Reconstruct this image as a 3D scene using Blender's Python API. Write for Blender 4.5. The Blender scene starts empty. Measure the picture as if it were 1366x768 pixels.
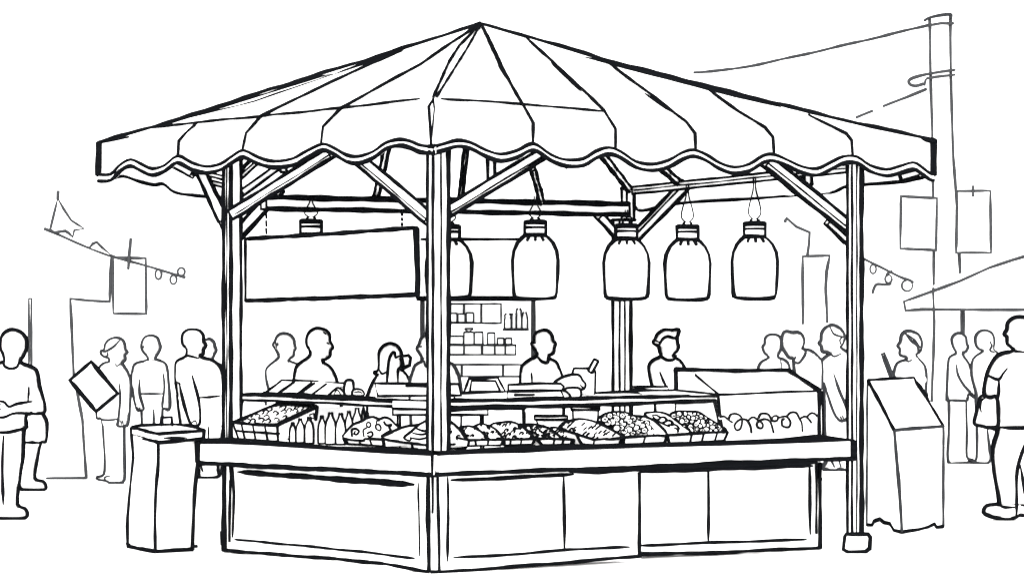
import bpy, math, random
import numpy as np
from mathutils import Vector
from mathutils.geometry import delaunay_2d_cdt

# ------------------------------------------------------------------ camera, sky, sun, exposure
S = bpy.context.scene
COL = S.collection
FPX = 4400.0            # focal length in photograph pixels (photograph is 1366 wide)
EYE = 1.6
cam_d = bpy.data.cameras.new("camera"); cam = bpy.data.objects.new("camera", cam_d); COL.objects.link(cam)
cam.location = (0, 0, EYE); cam.rotation_euler = (math.radians(90), 0, 0)
cam_d.sensor_width = 36.0; cam_d.lens = 36.0 * FPX / 1366.0
cam_d.shift_y = (455 - 384) / 1366.0
cam_d.clip_start = 0.1; cam_d.clip_end = 20000
S.camera = cam
SUN_EL, SUN_AZ = 14, 186
w = bpy.data.worlds.new("World"); S.world = w; w.use_nodes = True
nt = w.node_tree; nt.nodes.clear()
bg = nt.nodes.new("ShaderNodeBackground"); bg.inputs[1].default_value = 1.0     # even white overcast
bg.inputs[0].default_value = (1, 1, 1, 1)
wo = nt.nodes.new("ShaderNodeOutputWorld")
nt.links.new(bg.outputs[0], wo.inputs[0])
sd = bpy.data.lights.new("sun", 'SUN'); sd.energy = 2.2; sd.angle = math.radians(25); sd.color = (1, .98, .95)
so = bpy.data.objects.new("sun", sd); COL.objects.link(so)
so.rotation_euler = (math.radians(90 - SUN_EL), 0, math.radians(180 - SUN_AZ))
S.view_settings.view_transform = 'Standard'; S.view_settings.look = 'None'
S.view_settings.gamma = 1; S.view_settings.use_curve_mapping = False
S.view_settings.exposure = 1.5
try:
    S.cycles.max_bounces = 10; S.cycles.diffuse_bounces = 8
except Exception: pass

# ------------------------------------------------------------------ materials
def mat(name, col, noise=0.0):
    m = bpy.data.materials.new(name); m.use_nodes = True
    t = m.node_tree; b = t.nodes["Principled BSDF"]
    b.inputs["Roughness"].default_value = 1.0
    b.inputs["Specular IOR Level"].default_value = 0.0
    n = t.nodes.new("ShaderNodeTexNoise"); n.inputs["Scale"].default_value = 9
    r = t.nodes.new("ShaderNodeMapRange"); r.inputs["To Min"].default_value = 1 - noise; r.inputs["To Max"].default_value = 1 + noise
    mx = t.nodes.new("ShaderNodeVectorMath"); mx.operation = 'SCALE'; mx.inputs[0].default_value = col
    t.links.new(n.outputs[0], r.inputs[0]); t.links.new(r.outputs[0], mx.inputs["Scale"])
    t.links.new(mx.outputs[0], b.inputs["Base Color"])
    return m
WHITE = mat("white_paint", (.9, .9, .9), .01)
INK = mat("black_ink", (.003, .0033, .004), .5)
GREY = mat("dark_grey_ink", (.018, .019, .021), .45)
PALE = mat("grey_ink", (.028, .029, .031), .45)
GLASS = bpy.data.materials.new("clear_glass"); GLASS.use_nodes = True
_t = GLASS.node_tree; _t.nodes.clear()
_a = _t.nodes.new("ShaderNodeBsdfTransparent"); _b = _t.nodes.new("ShaderNodeBsdfDiffuse"); _m = _t.nodes.new("ShaderNodeMixShader")
_m.inputs[0].default_value = .004; _o = _t.nodes.new("ShaderNodeOutputMaterial")
_t.links.new(_a.outputs[0], _m.inputs[1]); _t.links.new(_b.outputs[0], _m.inputs[2]); _t.links.new(_m.outputs[0], _o.inputs[0])
MATS = [WHITE, INK, GREY, PALE, GLASS]
K, G2, G3 = 1, 2, 3
WPLUS = 1.8

# ------------------------------------------------------------------ helpers
rnd = random.Random(7)
def P(px, py, Y): return Vector(((px - 683) * Y / FPX, Y, EYE - (py - 455) * Y / FPX))
def ground_depth(py): return EYE * FPX / (py - 455.0)
def zc(x0, y0, k, pts): return [(x0 + a / k, y0 + b / k) for a, b in pts]

def resample(pts, step):
    out = [pts[0]]
    for a, b in zip(pts, pts[1:]):
        n = max(1, int((b - a).length / step))
        for i in range(1, n + 1): out.append(a.lerp(b, i / n))
    return out
def catmull(pts, closed=False, n=4):
    m = len(pts); out = []
    rng = range(m) if closed else range(m - 1)
    for i in rng:
        if closed: p0, p1, p2, p3 = pts[i - 1], pts[i], pts[(i + 1) % m], pts[(i + 2) % m]
        else: p0, p1, p2, p3 = pts[max(i - 1, 0)], pts[i], pts[i + 1], pts[min(i + 2, m - 1)]
        for j in range(n):
            t = j / n
            out.append(tuple(.5 * ((2 * b) + (-a + c) * t + (2 * a - 5 * b + 4 * c - d) * t * t + (-a + 3 * b - 3 * c + d) * t ** 3)
                             for a, b, c, d in zip(p0, p1, p2, p3)))
    if not closed: out.append(tuple(pts[-1]))
    return out

class MB:
    """collects geometry in world space, then links it as one mesh object"""
    def __init__(s): s.v = []; s.f = []; s.m = []
    def add(s, vs, fs, m=0):
        o = len(s.v); s.v += [Vector(q) for q in vs]
        for f in fs: s.f.append([o + i for i in f]); s.m.append(m)
    def ink(s, pts, w=3.5, m=K, closed=False, taper=0.0, wob=.3, smooth=False, deep=1.0):
        """a drawn line: a round cord of real thickness lying on the surface"""
        pts = [Vector(p) for p in pts]
        if smooth: pts = [Vector(p) for p in catmull(pts, closed)]
        if closed: pts = pts + [pts[0]]
        Ym = sum(p.y for p in pts) / len(pts); px = Ym / FPX
        if m != 0: w = w + WPLUS
        pts = resample(pts, 9 * px)
        q = [pts[0]]
        for p in pts[1:]:
            if (p - q[-1]).length > 1e-5: q.append(p)
        pts = q; n = len(pts)
        if n < 2: return
        L = [0]
        for a, b in zip(pts, pts[1:]): L.append(L[-1] + (b - a).length / px)
        f1, f2, f3 = rnd.uniform(0, 6), rnd.uniform(0, 6), rnd.uniform(0, 6)
        rings = []; N = 6; prev = None
        for i, p in enumerate(pts):
            if closed and i == n - 1: d = (pts[1] - pts[0]).normalized() + (p - pts[i - 1]).normalized()
            elif closed and i == 0: d = (pts[1] - pts[0]).normalized() + (pts[-1] - pts[-2]).normalized()
            else: d = (p - pts[i - 1] if i else Vector()).normalized() + (pts[i + 1] - p if i < n - 1 else Vector()).normalized()
            if d.length < 1e-6: d = pts[min(i + 1, n - 1)] - pts[max(i - 1, 0)]
            d.normalize()
            u = prev - d * prev.dot(d) if prev else d.cross(Vector((0, 1, 0)))
            if u.length < 1e-4: u = d.cross(Vector((1, 0, 0)))
            u.normalize(); prev = u; v = d.cross(u)
            l = L[i]
            r = .5 * w * px * (1 + .13 * math.sin(l / 17 + f1) + .08 * math.sin(l / 6.3 + f2))
            if taper and not closed:
                e = min(l, L[-1] - l) / (10 * w / 3); r *= 1 - taper * max(0, 1 - e)
            off = wob * px * math.sin(l / 23 + f3) * (0 if closed else min(1, min(l, L[-1] - l) / 12))
            c = p + u * off
            rg = [(u * math.cos(6.2832 * k / N) + v * math.sin(6.2832 * k / N)) * r for k in range(N)]
            rings.append([c + Vector((q_.x, q_.y * deep, q_.z)) for q_ in rg])
        vs = [x for r_ in rings for x in r_]; fs = []
        for i in range(n - 1):
            for k in range(N):
                a = i * N + k; b = i * N + (k + 1) % N
                fs.append((a, b, b + N, a + N))
        # rounded ends
        for e, sgn in ((0, -1), (n - 1, 1)):
            dd = (pts[1] - pts[0]) if e == 0 else (pts[-1] - pts[-2]); dd.normalize()
            cc = sum(rings[e], Vector()) / N; rr = .5 * w * px * .8
            vs.append(cc + dd * sgn * rr * .8); t = len(vs) - 1
            for k in range(N): fs.append((e * N + k, e * N + (k + 1) % N, t))
        s.add(vs, fs, m)
    def solid(s, faces, w=3, m=K, fill=0, skip=()):
        """polygons (lists of world points); every distinct edge gets a drawn line"""
        done = set()
        for f in faces:
            s.add(f, [list(range(len(f)))], fill)
            if w:
                for a, b in zip(f, list(f[1:]) + [f[0]]):
                    k = tuple(sorted((tuple(round(c, 4) for c in a), tuple(round(c, 4) for c in b))))
                    if k not in done: done.add(k); s.ink([a, b], w, m)
    def prism(s, front, vec, w=3, m=K, fill=0, back_line=False):
        vec = Vector(vec); back = [p + vec for p in front]; n = len(front)
        s.add(front + back, [list(range(n)), list(range(2 * n - 1, n - 1, -1))] + [(i, (i + 1) % n, n + (i + 1) % n, n + i) for i in range(n)], fill)
        if w: s.ink(front, w, m, closed=True, wob=0)
        if w and back_line:
            s.ink(back, w * .7, m, closed=True, wob=0)
            if n <= 8:
                for a, b in zip(front, back): s.ink([a, b], w * .8, m)
    def bar(s, a, b, t, d=None, w=3, m=K, up=None, mid=True):
        """rectangular timber from a to b, t wide, d deep"""
        d = d or t; ax = (b - a).normalized()
        u = Vector(up) if up else Vector((0, 1, 0))
        sx = ax.cross(u); sx.normalize(); sy = sx.cross(ax)
        c = [(-1, -1), (1, -1), (1, 1), (-1, 1)]
        A = [a + sx * i * t / 2 + sy * j * d / 2 for i, j in c]; B = [b + sx * i * t / 2 + sy * j * d / 2 for i, j in c]
        s.add(A + B, [(0, 1, 2, 3), (7, 6, 5, 4)] + [(i, (i + 1) % 4, 4 + (i + 1) % 4, 4 + i) for i in range(4)])
        ws = w if isinstance(w, (list, tuple)) else [w] * 4
        for i in range(4):
            if ws[i]: s.ink([A[i], B[i]], ws[i], m)
        for Q in (A, B): s.ink(Q, min(ws[0] or 2, 2.5), m, closed=True, wob=0)
    def lathe(s, c, prof, N=20, w=3, m=K, fill=0, rims=()):
        """prof: (radius, z) pairs; a line follows the profile left and right"""
        vs = []; fs = []
        for r, z in prof:
            for k in range(N): vs.append((c[0] + r * math.cos(6.2832 * k / N), c[1] + r * math.sin(6.2832 * k / N), c[2] + z))
        for i in range(len(prof) - 1):
            for k in range(N): a = i * N + k; b = i * N + (k + 1) % N; fs.append((a, b, b + N, a + N))
        fs += [tuple(range(N)), tuple(range(len(vs) - N, len(vs)))]
        s.add(vs, fs, fill)
        if w:
            for sg in (-1, 1): s.ink([(c[0] + sg * r, c[1] - .002, c[2] + z) for r, z in prof], w, m, wob=0, deep=2.5)
            for (r, z, ww) in rims:
                s.ink([(c[0] + r * math.cos(6.2832 * k / N), c[1] + r * math.sin(6.2832 * k / N), c[2] + z) for k in range(N)], ww, m, closed=True, wob=0)
    def bounds(s):
        a = np.array([tuple(p) for p in s.v]); return a.min(0), a.max(0)
    def build(s, name, parent=None, loc=None):
        if parent is not None: o = Vector(parent['_o'])
        elif loc is not None: o = Vector(loc)
        else:
            lo, hi = s.bounds(); o = Vector(((lo[0] + hi[0]) / 2, (lo[1] + hi[1]) / 2, lo[2]))
        me = bpy.data.meshes.new(name)
        me.from_pydata([tuple(p - o) for p in s.v], [], s.f)
        used = sorted(set(s.m)); idx = {k: i for i, k in enumerate(used)}
        for k in used: me.materials.append(MATS[k])
        me.polygons.foreach_set("material_index", [idx[k] for k in s.m]); me.update()
        ob = bpy.data.objects.new(name, me); COL.objects.link(ob)
        ob['_o'] = tuple(o)
        if parent is not None: ob.parent = parent
        else: ob.location = o
        return ob
def tag(o, label=None, cat=None, group=None, kind=None):
    if label: o['label'] = label
    if cat: o['category'] = cat
    if group: o['group'] = group
    if kind: o['kind'] = kind
    return o
def thing(name, label, cat, loc, group=None):
    o = bpy.data.objects.new(name, None); COL.objects.link(o); o.location = loc; o['_o'] = tuple(loc)
    o.empty_display_size = .2
    return tag(o, label, cat, group)

# ---- rounded bodies grown from an outline (distance to the edge decides the thickness, so limbs come out round)
def inside(poly, X, Z):
    r = np.zeros(X.shape, bool); n = len(poly)
    for i in range(n):
        x1, y1 = poly[i]; x2, y2 = poly[(i + 1) % n]
        if y1 == y2: continue
        c = ((y1 > Z) != (y2 > Z)) & (X < (x2 - x1) * (Z - y1) / (y2 - y1) + x1)
        r ^= c
    return r
class Puff:
    def __init__(s, outline, Y, hmax=.13, step=1.3, smooth=True, grid=4.0, scale=1.0, regions=()):
        s.Y = Y; s.px = Y / FPX; s.hmax = hmax; s.scale = scale
        o = catmull(outline, True, 3) if smooth else list(outline)
        s.out = o; a = np.array(o)
        s.x0, s.y0 = a.min(0) - 3; x1, y1 = a.max(0) + 3; s.st = step
        gx = np.arange(s.x0, x1, step); gy = np.arange(s.y0, y1, step)
        X, Z = np.meshgrid(gx, gy); M = inside(o, X, Z); s.M = M
        u = np.zeros(X.shape); mf = M.astype(float)
        its = int(min(900, 60 + (min(x1 - s.x0, y1 - s.y0) / step) ** 2 * .6))
        for _ in range(its):
            u[1:-1, 1:-1] = .25 * (u[:-2, 1:-1] + u[2:, 1:-1] + u[1:-1, :-2] + u[1:-1, 2:] + step * step) * mf[1:-1, 1:-1]
        s.u = np.sqrt(2 * u)
        pts = [Vector(p) for p in o]; n = len(pts); ed = [(i, (i + 1) % n) for i in range(n)]
        for R in regions:
            b = len(pts); pts += [Vector(p) for p in R]; ed += [(b + i, b + (i + 1) % len(R)) for i in range(len(R))]
        for yy in np.arange(s.y0 + 2, y1, grid):
            for xx in np.arange(s.x0 + 2 , x1, grid):
                j = int((xx - s.x0) / step); i = int((yy - s.y0) / step)
                if 0 < i < M.shape[0] - 1 and 0 < j < M.shape[1] - 1 and M[i - 1:i + 2, j - 1:j + 2].all():
                    pts.append(Vector((xx, yy)))
        v, e, f, *_ = delaunay_2d_cdt(pts, ed, [], 0, 1e-4)
        s.v = [(p.x, p.y) for p in v]
        c = np.array([[sum(s.v[k][0] for k in t) / 3, sum(s.v[k][1] for k in t) / 3] for t in f])
        ok = inside(o, c[:, 0], c[:, 1]); s.f = [t for t, q in zip(f, ok) if q]; s.c = c[ok]
        oset = {(round(p[0], 3), round(p[1], 3)) for p in o}
        s.h = [0 if (round(p[0], 3), round(p[1], 3)) in oset else s.height(*p) for p in s.v]
    def height(s, x, y):
        fx = (x - s.x0) / s.st; fy = (y - s.y0) / s.st; j = int(fx); i = int(fy)
        H, W = s.u.shape
        if i < 0 or j < 0 or i >= H - 1 or j >= W - 1: return 0
        a = fx - j; b = fy - i; u = s.u
        h = (u[i, j] * (1 - a) + u[i, j + 1] * a) * (1 - b) + (u[i + 1, j] * (1 - a) + u[i + 1, j + 1] * a) * b
        h *= s.px * s.scale
        return s.hmax * math.tanh(h / s.hmax)
    def pt(s, x, y, side=-1, off=0):
        b = P(x, y, s.Y); return b + Vector((0, side * (s.height(x, y) + off), 0))
    def shell(s, mb, region=None, off=0.0, fill=0):
        fs = s.f
        if region is not None:
            ok = inside(region, s.c[:, 0], s.c[:, 1]); fs = [t for t, q in zip(s.f, ok) if q]
        used = sorted({k for t in fs for k in t}); ix = {k: i for i, k in enumerate(used)}
        base = [P(s.v[k][0], s.v[k][1], s.Y) for k in used]
        for side in (-1, 1):
            vs = [p + Vector((0, side * (s.h[k] + off), 0)) for p, k in zip(base, used)]
            mb.add(vs, [[ix[k] for k in (t if side < 0 else reversed(t))] for t in fs], fill)
    def line(s, mb, pts, w, m=K, smooth=True, off=.004, taper=.5):
        q = catmull(pts, False, 4) if smooth and len(pts) > 2 else pts
        q2 = []
        for a, b in zip(q, q[1:]):
            for t in (0, .5): q2.append((a[0] + (b[0] - a[0]) * t, a[1] + (b[1] - a[1]) * t))
        q2.append(q[-1])
        mb.ink([s.pt(x, y, off=off) for x, y in q2], w, m, taper=taper)
def rect(x0, y0, x1, y1): return [(x0, y0), (x1, y0), (x1, y1), (x0, y1)]

def puff(name, outline, Y, w=3, m=K, inks=(), parent=None, hmax=.1, scale=1.0, smooth=True, iw=None, build=True, grid=4.0, step=1.3):
    pf = Puff(outline, Y, hmax, scale=scale, smooth=smooth, grid=grid, step=step); mb = MB(); pf.shell(mb)
    if w: mb.ink([P(x, y, Y) for x, y in pf.out], w, m, closed=True, wob=0, deep=3)
    for l in inks: pf.line(mb, l, iw or w * .8, m)
    if build: return mb.build(name, parent), pf
    return mb, pf

def person(label, outline, feet_y, w=3, m=K, inks=(), parts=(), Y=None, iw=None, group=None, hmax=.13):
    """body = one continuous mesh; parts = (name, region polygon, label or None)"""
    Y = Y or ground_depth(max(p[1] for p in outline) + .3)
    pf = Puff(outline, Y, hmax, regions=[p[1] for p in parts])
    cx = sum(p[0] for p in pf.out) / len(pf.out); base = P(cx, 0, Y); base.z = 0
    body = MB(); pf.shell(body)
    mbs = [body] + [MB() for _ in parts]
    for (nm, R, lb), mb in zip(parts, mbs[1:]): pf.shell(mb, R, .006)
    def owner(x, y):
        for i, (nm, R, lb) in enumerate(parts):
            if inside(R, np.array([x]), np.array([y]))[0]: return i + 1
        return 0
    n = len(pf.out); own = [owner((pf.out[i][0] + pf.out[(i + 1) % n][0]) / 2, (pf.out[i][1] + pf.out[(i + 1) % n][1]) / 2) for i in range(n)]
    if len(set(own)) == 1: mbs[own[0]].ink([P(x, y, Y) for x, y in pf.out], w, m, closed=True, wob=0, deep=3.5)
    else:
        st = next(i for i in range(n) if own[i] != own[i - 1]); run = [st]; cur = own[st]
        for k in range(1, n + 1):
            i = (st + k) % n
            run.append(i)
            if k == n or own[i] != cur:
                mbs[cur].ink([P(*pf.out[j], Y) for j in run], w, m, wob=0, deep=3.5); run = [i]; cur = own[i]
    for l in inks:
        mid = l[len(l) // 2]; pf.line(mbs[owner(*mid)], l, iw or w * .8, m, off=.009)
    o = body.build("person", None, loc=base); tag(o, label, "person", group)
    for (nm, R, lb), mb in zip(parts, mbs[1:]):
        if mb.v:
            c = mb.build(nm, o)
            if lb: c['label'] = lb
    return o, pf

# ------------------------------------------------------------------ setting: ground
g = MB(); R_ = 6000
nx = 12
gx = [-R_, -300, -60, -20, -10, -5, -2, 0, 2, 5, 10, 20, 60, 300, R_]; gy = [-50, 0, 15, 20, 22, 24, 26, 28, 31, 35, 45, 70, 200, 1000, 12000]
g.add([(x, y, -.012) for y in gy for x in gx], [(j * 15 + i, j * 15 + i + 1, j * 15 + i + 16, j * 15 + i + 15) for j in range(14) for i in range(14)])
tag(g.build("ground", None, (0, 0, 0)), kind="structure")

# ------------------------------------------------------------------ the plan of the stall
def plan(px, Y): return Vector(((px - 683) * Y / FPX, Y))
F = plan(577, 22.93); Lc = plan(300, 25.2); Rc = plan(1142, 25.25)
def mkline(a, b):
    d = (b - a).normalized(); n = Vector((-d.y, d.x))
    if n.y < 0: n = -n
    return n, n.dot(a)
NL, CL = mkline(F, Lc); NR, CR = mkline(F, Rc)
def dep(px, inset, side):
    n, c = (NL, CL) if side == 'L' else (NR, CR)
    u = (px - 683) / FPX
    return (c + inset) / (n.x * u + n.y)
def PL(px, py, inset=0): return P(px, py, dep(px, inset, 'L'))
def PR(px, py, inset=0): return P(px, py, dep(px, inset, 'R'))
def PS(px, py, inset=0): return PL(px, py, inset) if px < 577 else PR(px, py, inset)
NL3 = Vector((NL.x, NL.y, 0)); NR3 = Vector((NR.x, NR.y, 0))
def onplane(px, py, a, b, c):
    n = (b - a).cross(c - a); o = Vector((0, 0, EYE)); d = P(px, py, 1.0) - o
    return o + d * (n.dot(a - o) / n.dot(d))

stall = thing("market_stall", "large open timber market stall with striped scalloped canopy and L-shaped counter", "market stall", (F.x + .8, F.y + 2.2, 0))

# ---- canopy
A = P(642, 33, 25.6)
EL = PL(131, 192, -.05); ER = PR(1246, 186, -.05)
FT = P(578, 134, 23.2); FE = P(576, 160, 22.86)
EB = Vector((EL.x + ER.x - FE.x, EL.y + ER.y - FE.y, 3.15))
eaveL = [EL] + [PL(x, y, -.05) for x, y in ((237, 189), (325, 179), (429, 170), (500, 164))] + [FE]
eaveR = [FE] + [PR(x, y, -.05) for x, y in ((640, 161), (711, 165), (821, 172), (928, 178), (1032, 183), (1137, 187))] + [ER]
# fold line a little above the eave; the roof planes run from it to the apex
foldL = [onplane(x, y, A, EL, FT) for x, y in ((200, 172), (262, 165), (348, 157), (455, 146), (520, 139))]
foldR = [onplane(x, y, A, ER, FT) for x, y in ((640, 137), (698, 141), (808, 151))]
can = MB()
can.add([A, EL] + foldL + [FT], [[0, i, i + 1] for i in range(1, len(foldL) + 2)])
s2 = [EL] + foldL + [FT]
can.add(s2 + eaveL, [[i, i + 1, 7 + min(5, i + 1), 7 + min(5, i)] for i in range(6) if i < 5] + [[5, 6, 12]])
upR = [FT] + foldR + [onplane(x, y, A, ER, FT) for x, y in ((915, 164), (1020, 172), (1130, 181))] + [ER]
can.add([A] + upR, [[0, i, i + 1] for i in range(1, len(upR))])
can.add(upR + eaveR, [[i, i + 1, 8 + i + 1, 8 + i] for i in range(7)])
can.add([A, EL, EB, ER], [[0, 2, 1], [0, 3, 2]])
# underside lining
AU = A - Vector((0, 0, .06)); dn = Vector((0, 0, .05))
# seams
def seam(top, mid, eave, bot, side, w=2.8, ww=2.8):
    pl = (A, EL, FT) if side == 'L' else (A, ER, FT); pp = PL if side == 'L' else PR
    pts = [onplane(*t, *pl) for t in top] + ([onplane(*mid, *pl)] if mid else [])
    pts = [p + Vector((0, -.02, .01)) for p in pts] + [pp(*eave, -.065), pp(*bot, -.065)]
    can.ink(pts, w, taper=.3)
seam([(237, 183)], (262, 165), (239, 185), (237, 207), 'L') if 0 else can.ink([onplane(262, 165, A, EL, FT), PL(247, 178, -.07), PL(238, 188, -.07), PL(237, 207, -.07)], 2.5)
seam([(538, 68), (440, 112)], (348, 157), (328, 177), (323, 201), 'L')
seam([(641, 33), (560, 88)], (455, 146), (431, 169), (428, 192), 'L')
can.ink([onplane(450, 98, A, EL, FT), onplane(340, 136, A, EL, FT), onplane(222, 165, A, EL, FT)], 2.2, taper=.7)
off_ = Vector((0, -.04, .005))
can.ink([A + off_] + [onplane(x, y, A, EL, FT) + off_ for x, y in ((613, 62), (599, 84), (578, 131))], 2.4, wob=0)
can.ink([A + off_] + [onplane(x, y, A, ER, FT) + off_ for x, y in ((622, 68), (583, 130))], 2.0, wob=0)
can.ink([FT + off_, PL(572, 142, -.09), PL(573, 158, -.09), PL(575, 192, -.09)], 2.4, wob=0)
can.ink([FT + off_, PR(579.5, 145, -.12), PR(577.5, 165, -.12), PL(575, 188, -.12)], 1.0, wob=0)
seam([(643, 36), (668, 92)], (697, 140), (711, 164), (711, 192), 'R')
can.ink([onplane(646, 38, A, ER, FT) + Vector((0, -.03, 0)), onplane(690, 130, A, ER, FT) + Vector((0, -.03, 0))], 1.8, taper=.6)
seam([(700, 50), (770, 115)], (806, 149), (821, 172), (821, 200), 'R')
can.ink([onplane(735, 84, A, ER, FT) + Vector((0, -.03, 0)), onplane(775, 122, A, ER, FT) + Vector((0, -.03, 0))], 1.8, taper=.8)
seam([(808, 83), (868, 128)], (915, 164), (927, 178), (928, 206), 'R')
can.ink([onplane(858, 124, A, ER, FT) + Vector((0, -.03, 0)), onplane(893, 148, A, ER, FT) + Vector((0, -.03, 0))], 1.8, taper=.8)
seam([(945, 122), (985, 150)], (1020, 172), (1031, 183), (1033, 210), 'R')
seam([(1078, 155), (1110, 171)], (1128, 180), (1136, 187), (1138, 212), 'R')
# fold lines, ridges
can.ink([onplane(x, y, A, EL, FT) + Vector((0, -.02, .01)) for x, y in ((200, 173), (262, 165), (348, 157), (455, 146), (560, 134))], 2, taper=.5)
can.ink([onplane(x, y, A, ER, FT) + Vector((0, -.02, .01)) for x, y in ((588, 134), (640, 137), (700, 141), (808, 151))], 2, taper=.5)
can.ink([A, onplane(520, 72, A, EL, FT), onplane(360, 121, A, EL, FT), onplane(240, 160, A, EL, FT), EL], 7.0)
can.ink([onplane(538, 69, A, EL, FT), onplane(442, 101, A, EL, FT)], 4.0, taper=.8)
can.ink([onplane(442, 99, A, EL, FT), onplane(300, 143, A, EL, FT), onplane(215, 169, A, EL, FT)], 4.0, taper=.8)
can.ink([onplane(172, 183, A, EL, FT), EL], 5.0, taper=.5)
can.ink([A, onplane(700, 50, A, ER, FT)], 6.2)
can.ink([onplane(x, y + 3, A, ER, FT) for x, y in ((700, 46), (812, 80), (945, 114), (1080, 148), (1160, 167), (1246, 185))], 7.6, taper=.2)
can.ink([onplane(x, y + 5, A, ER, FT) for x, y in ((780, 72), (860, 93), (980, 124), (1040, 138))], 8.5, taper=.7)
can.ink([A, EB], 3); 
can.build("canopy", stall)

# ---- valance: hangs from the eave, scalloped hem with a piped edge
hemL = [(131, 233), (148, 232), (160, 220), (174, 213), (188, 219), (203, 225), (220, 220), (237, 208), (255, 217), (275, 222), (295, 218), (312, 207), (325, 201), (345, 210), (365, 215), (390, 212), (410, 201), (430, 192), (445, 197), (462, 207), (478, 209), (498, 202), (515, 190), (533, 186), (548, 189), (560, 194), (577, 196)]
hemR = [(577, 196), (592, 192), (610, 187), (628, 190), (648, 200), (668, 206), (690, 201), (705, 193), (716, 193), (735, 206), (755, 213), (778, 212), (795, 202), (812, 197), (828, 202), (848, 215), (870, 219), (892, 214), (910, 204), (925, 200), (942, 206), (960, 217), (980, 223), (1000, 219), (1018, 208), (1032, 206), (1050, 213), (1070, 222), (1090, 225), (1108, 217), (1125, 209), (1143, 209), (1160, 220), (1182, 226), (1200, 222), (1218, 217), (1228, 222), (1240, 231), (1246, 232)]
hl = catmull(hemL, False, 3); hr = catmull(hemR, False, 3)
val = MB()
def eave_at(px, side):
    tab = [(131, 192), (237, 189), (325, 179), (429, 170), (576, 160)] if side == 'L' else [(576, 160), (711, 165), (821, 172), (928, 178), (1032, 183), (1137, 187), (1246, 186)]
    return float(np.interp(px, [t[0] for t in tab], [t[1] for t in tab]))
for side, hem, pp, N3 in (('L', hl, PL, NL3), ('R', hr, PR, NR3)):
    top = [pp(x, eave_at(x, side), -.05) for x, y in hem]; bot = [pp(x, y, -.05) for x, y in hem]
    topb = [p + N3 * .02 for p in top]; botb = [p + N3 * .02 for p in bot]; n = len(hem)
    val.add(top + bot, [[i, i + 1, n + i + 1, n + i] for i in range(n - 1)])
    val.add(topb + botb, [[i, i + 1, n + i + 1, n + i] for i in range(n - 1)])
    val.add(bot + botb, [[i, i + 1, n + i + 1, n + i] for i in range(n - 1)])
val.solid([[EL, PL(131, 233, -.05), PL(131, 233, -.05) + Vector((.02, .02, 0)), EL + Vector((.02, .02, 0))]], 0)
val.ink([PL(132, 190, -.07), PL(131, 234, -.07)], 7)
val.ink([ER, PR(1246, 234, -.05)], 6.5); val.ink([PR(1243, 190, -.05), PR(1243, 232, -.05)], 5)
vo = val.build("valance", stall)
trim = MB()
for hem, pp in ((hl, PL), (hr, PR)):
    n = len(hem)
    a = [pp(x, y, -.075) for x, y in hem]; b = [pp(x, y + 8.5, -.075) for x, y in hem]
    N3 = NL3 if pp is PL else NR3
    trim.add(a + b, [[i, i + 1, n + i + 1, n + i] for i in range(n - 1)])
    trim.add([p + N3 * .03 for p in a + b], [[i, i + 1, n + i + 1, n + i] for i in range(n - 1)])
    trim.ink(a, 3.2); trim.ink(b, 4.6)
trim.ink([PL(571, 195.4, -.09), PR(584, 194.6, -.09)], 3.2, wob=0); trim.ink([PL(571, 203.8, -.09), PR(584, 203, -.09)], 4.6, wob=0)
trim.build("scalloped_trim", vo)
# far eaves seen from beneath
def farline(pts, Ya, Yb, h, w):
    fv = MB(); n = len(pts); f = []
    for i, (x, y) in enumerate(pts): f.append(P(x, y, Ya + (Yb - Ya) * i / (n - 1)))
    t = [p + Vector((0, 0, h)) for p in f]
    fv.add(f + t, [[i, i + 1, n + i + 1, n + i] for i in range(n - 1)])
    fv.ink(f, w, smooth=True); fv.build("far_valance", stall)
farline([(133, 238), (150, 238), (165, 235), (185, 242), (205, 247), (218, 246), (232, 256), (255, 260), (300, 264), (360, 268)], 26.9, 28.2, .09, 3.2)
farline([(1240, 234), (1222, 239), (1198, 243), (1148, 247)], 25.8, 26.5, .1, 3.6)
farline([(1140, 248), (1126, 250), (1112, 256), (1092, 258), (1000, 265), (902, 272), (857, 281), (848, 276), (846, 262)], 26.5, 28.8, .09, 3.0)
fv = MB(); fv.bar(P(1201, 237, 26), P(1228, 229, 26), .055, .04, 3.4); fv.build("rafter", stall)

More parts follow.
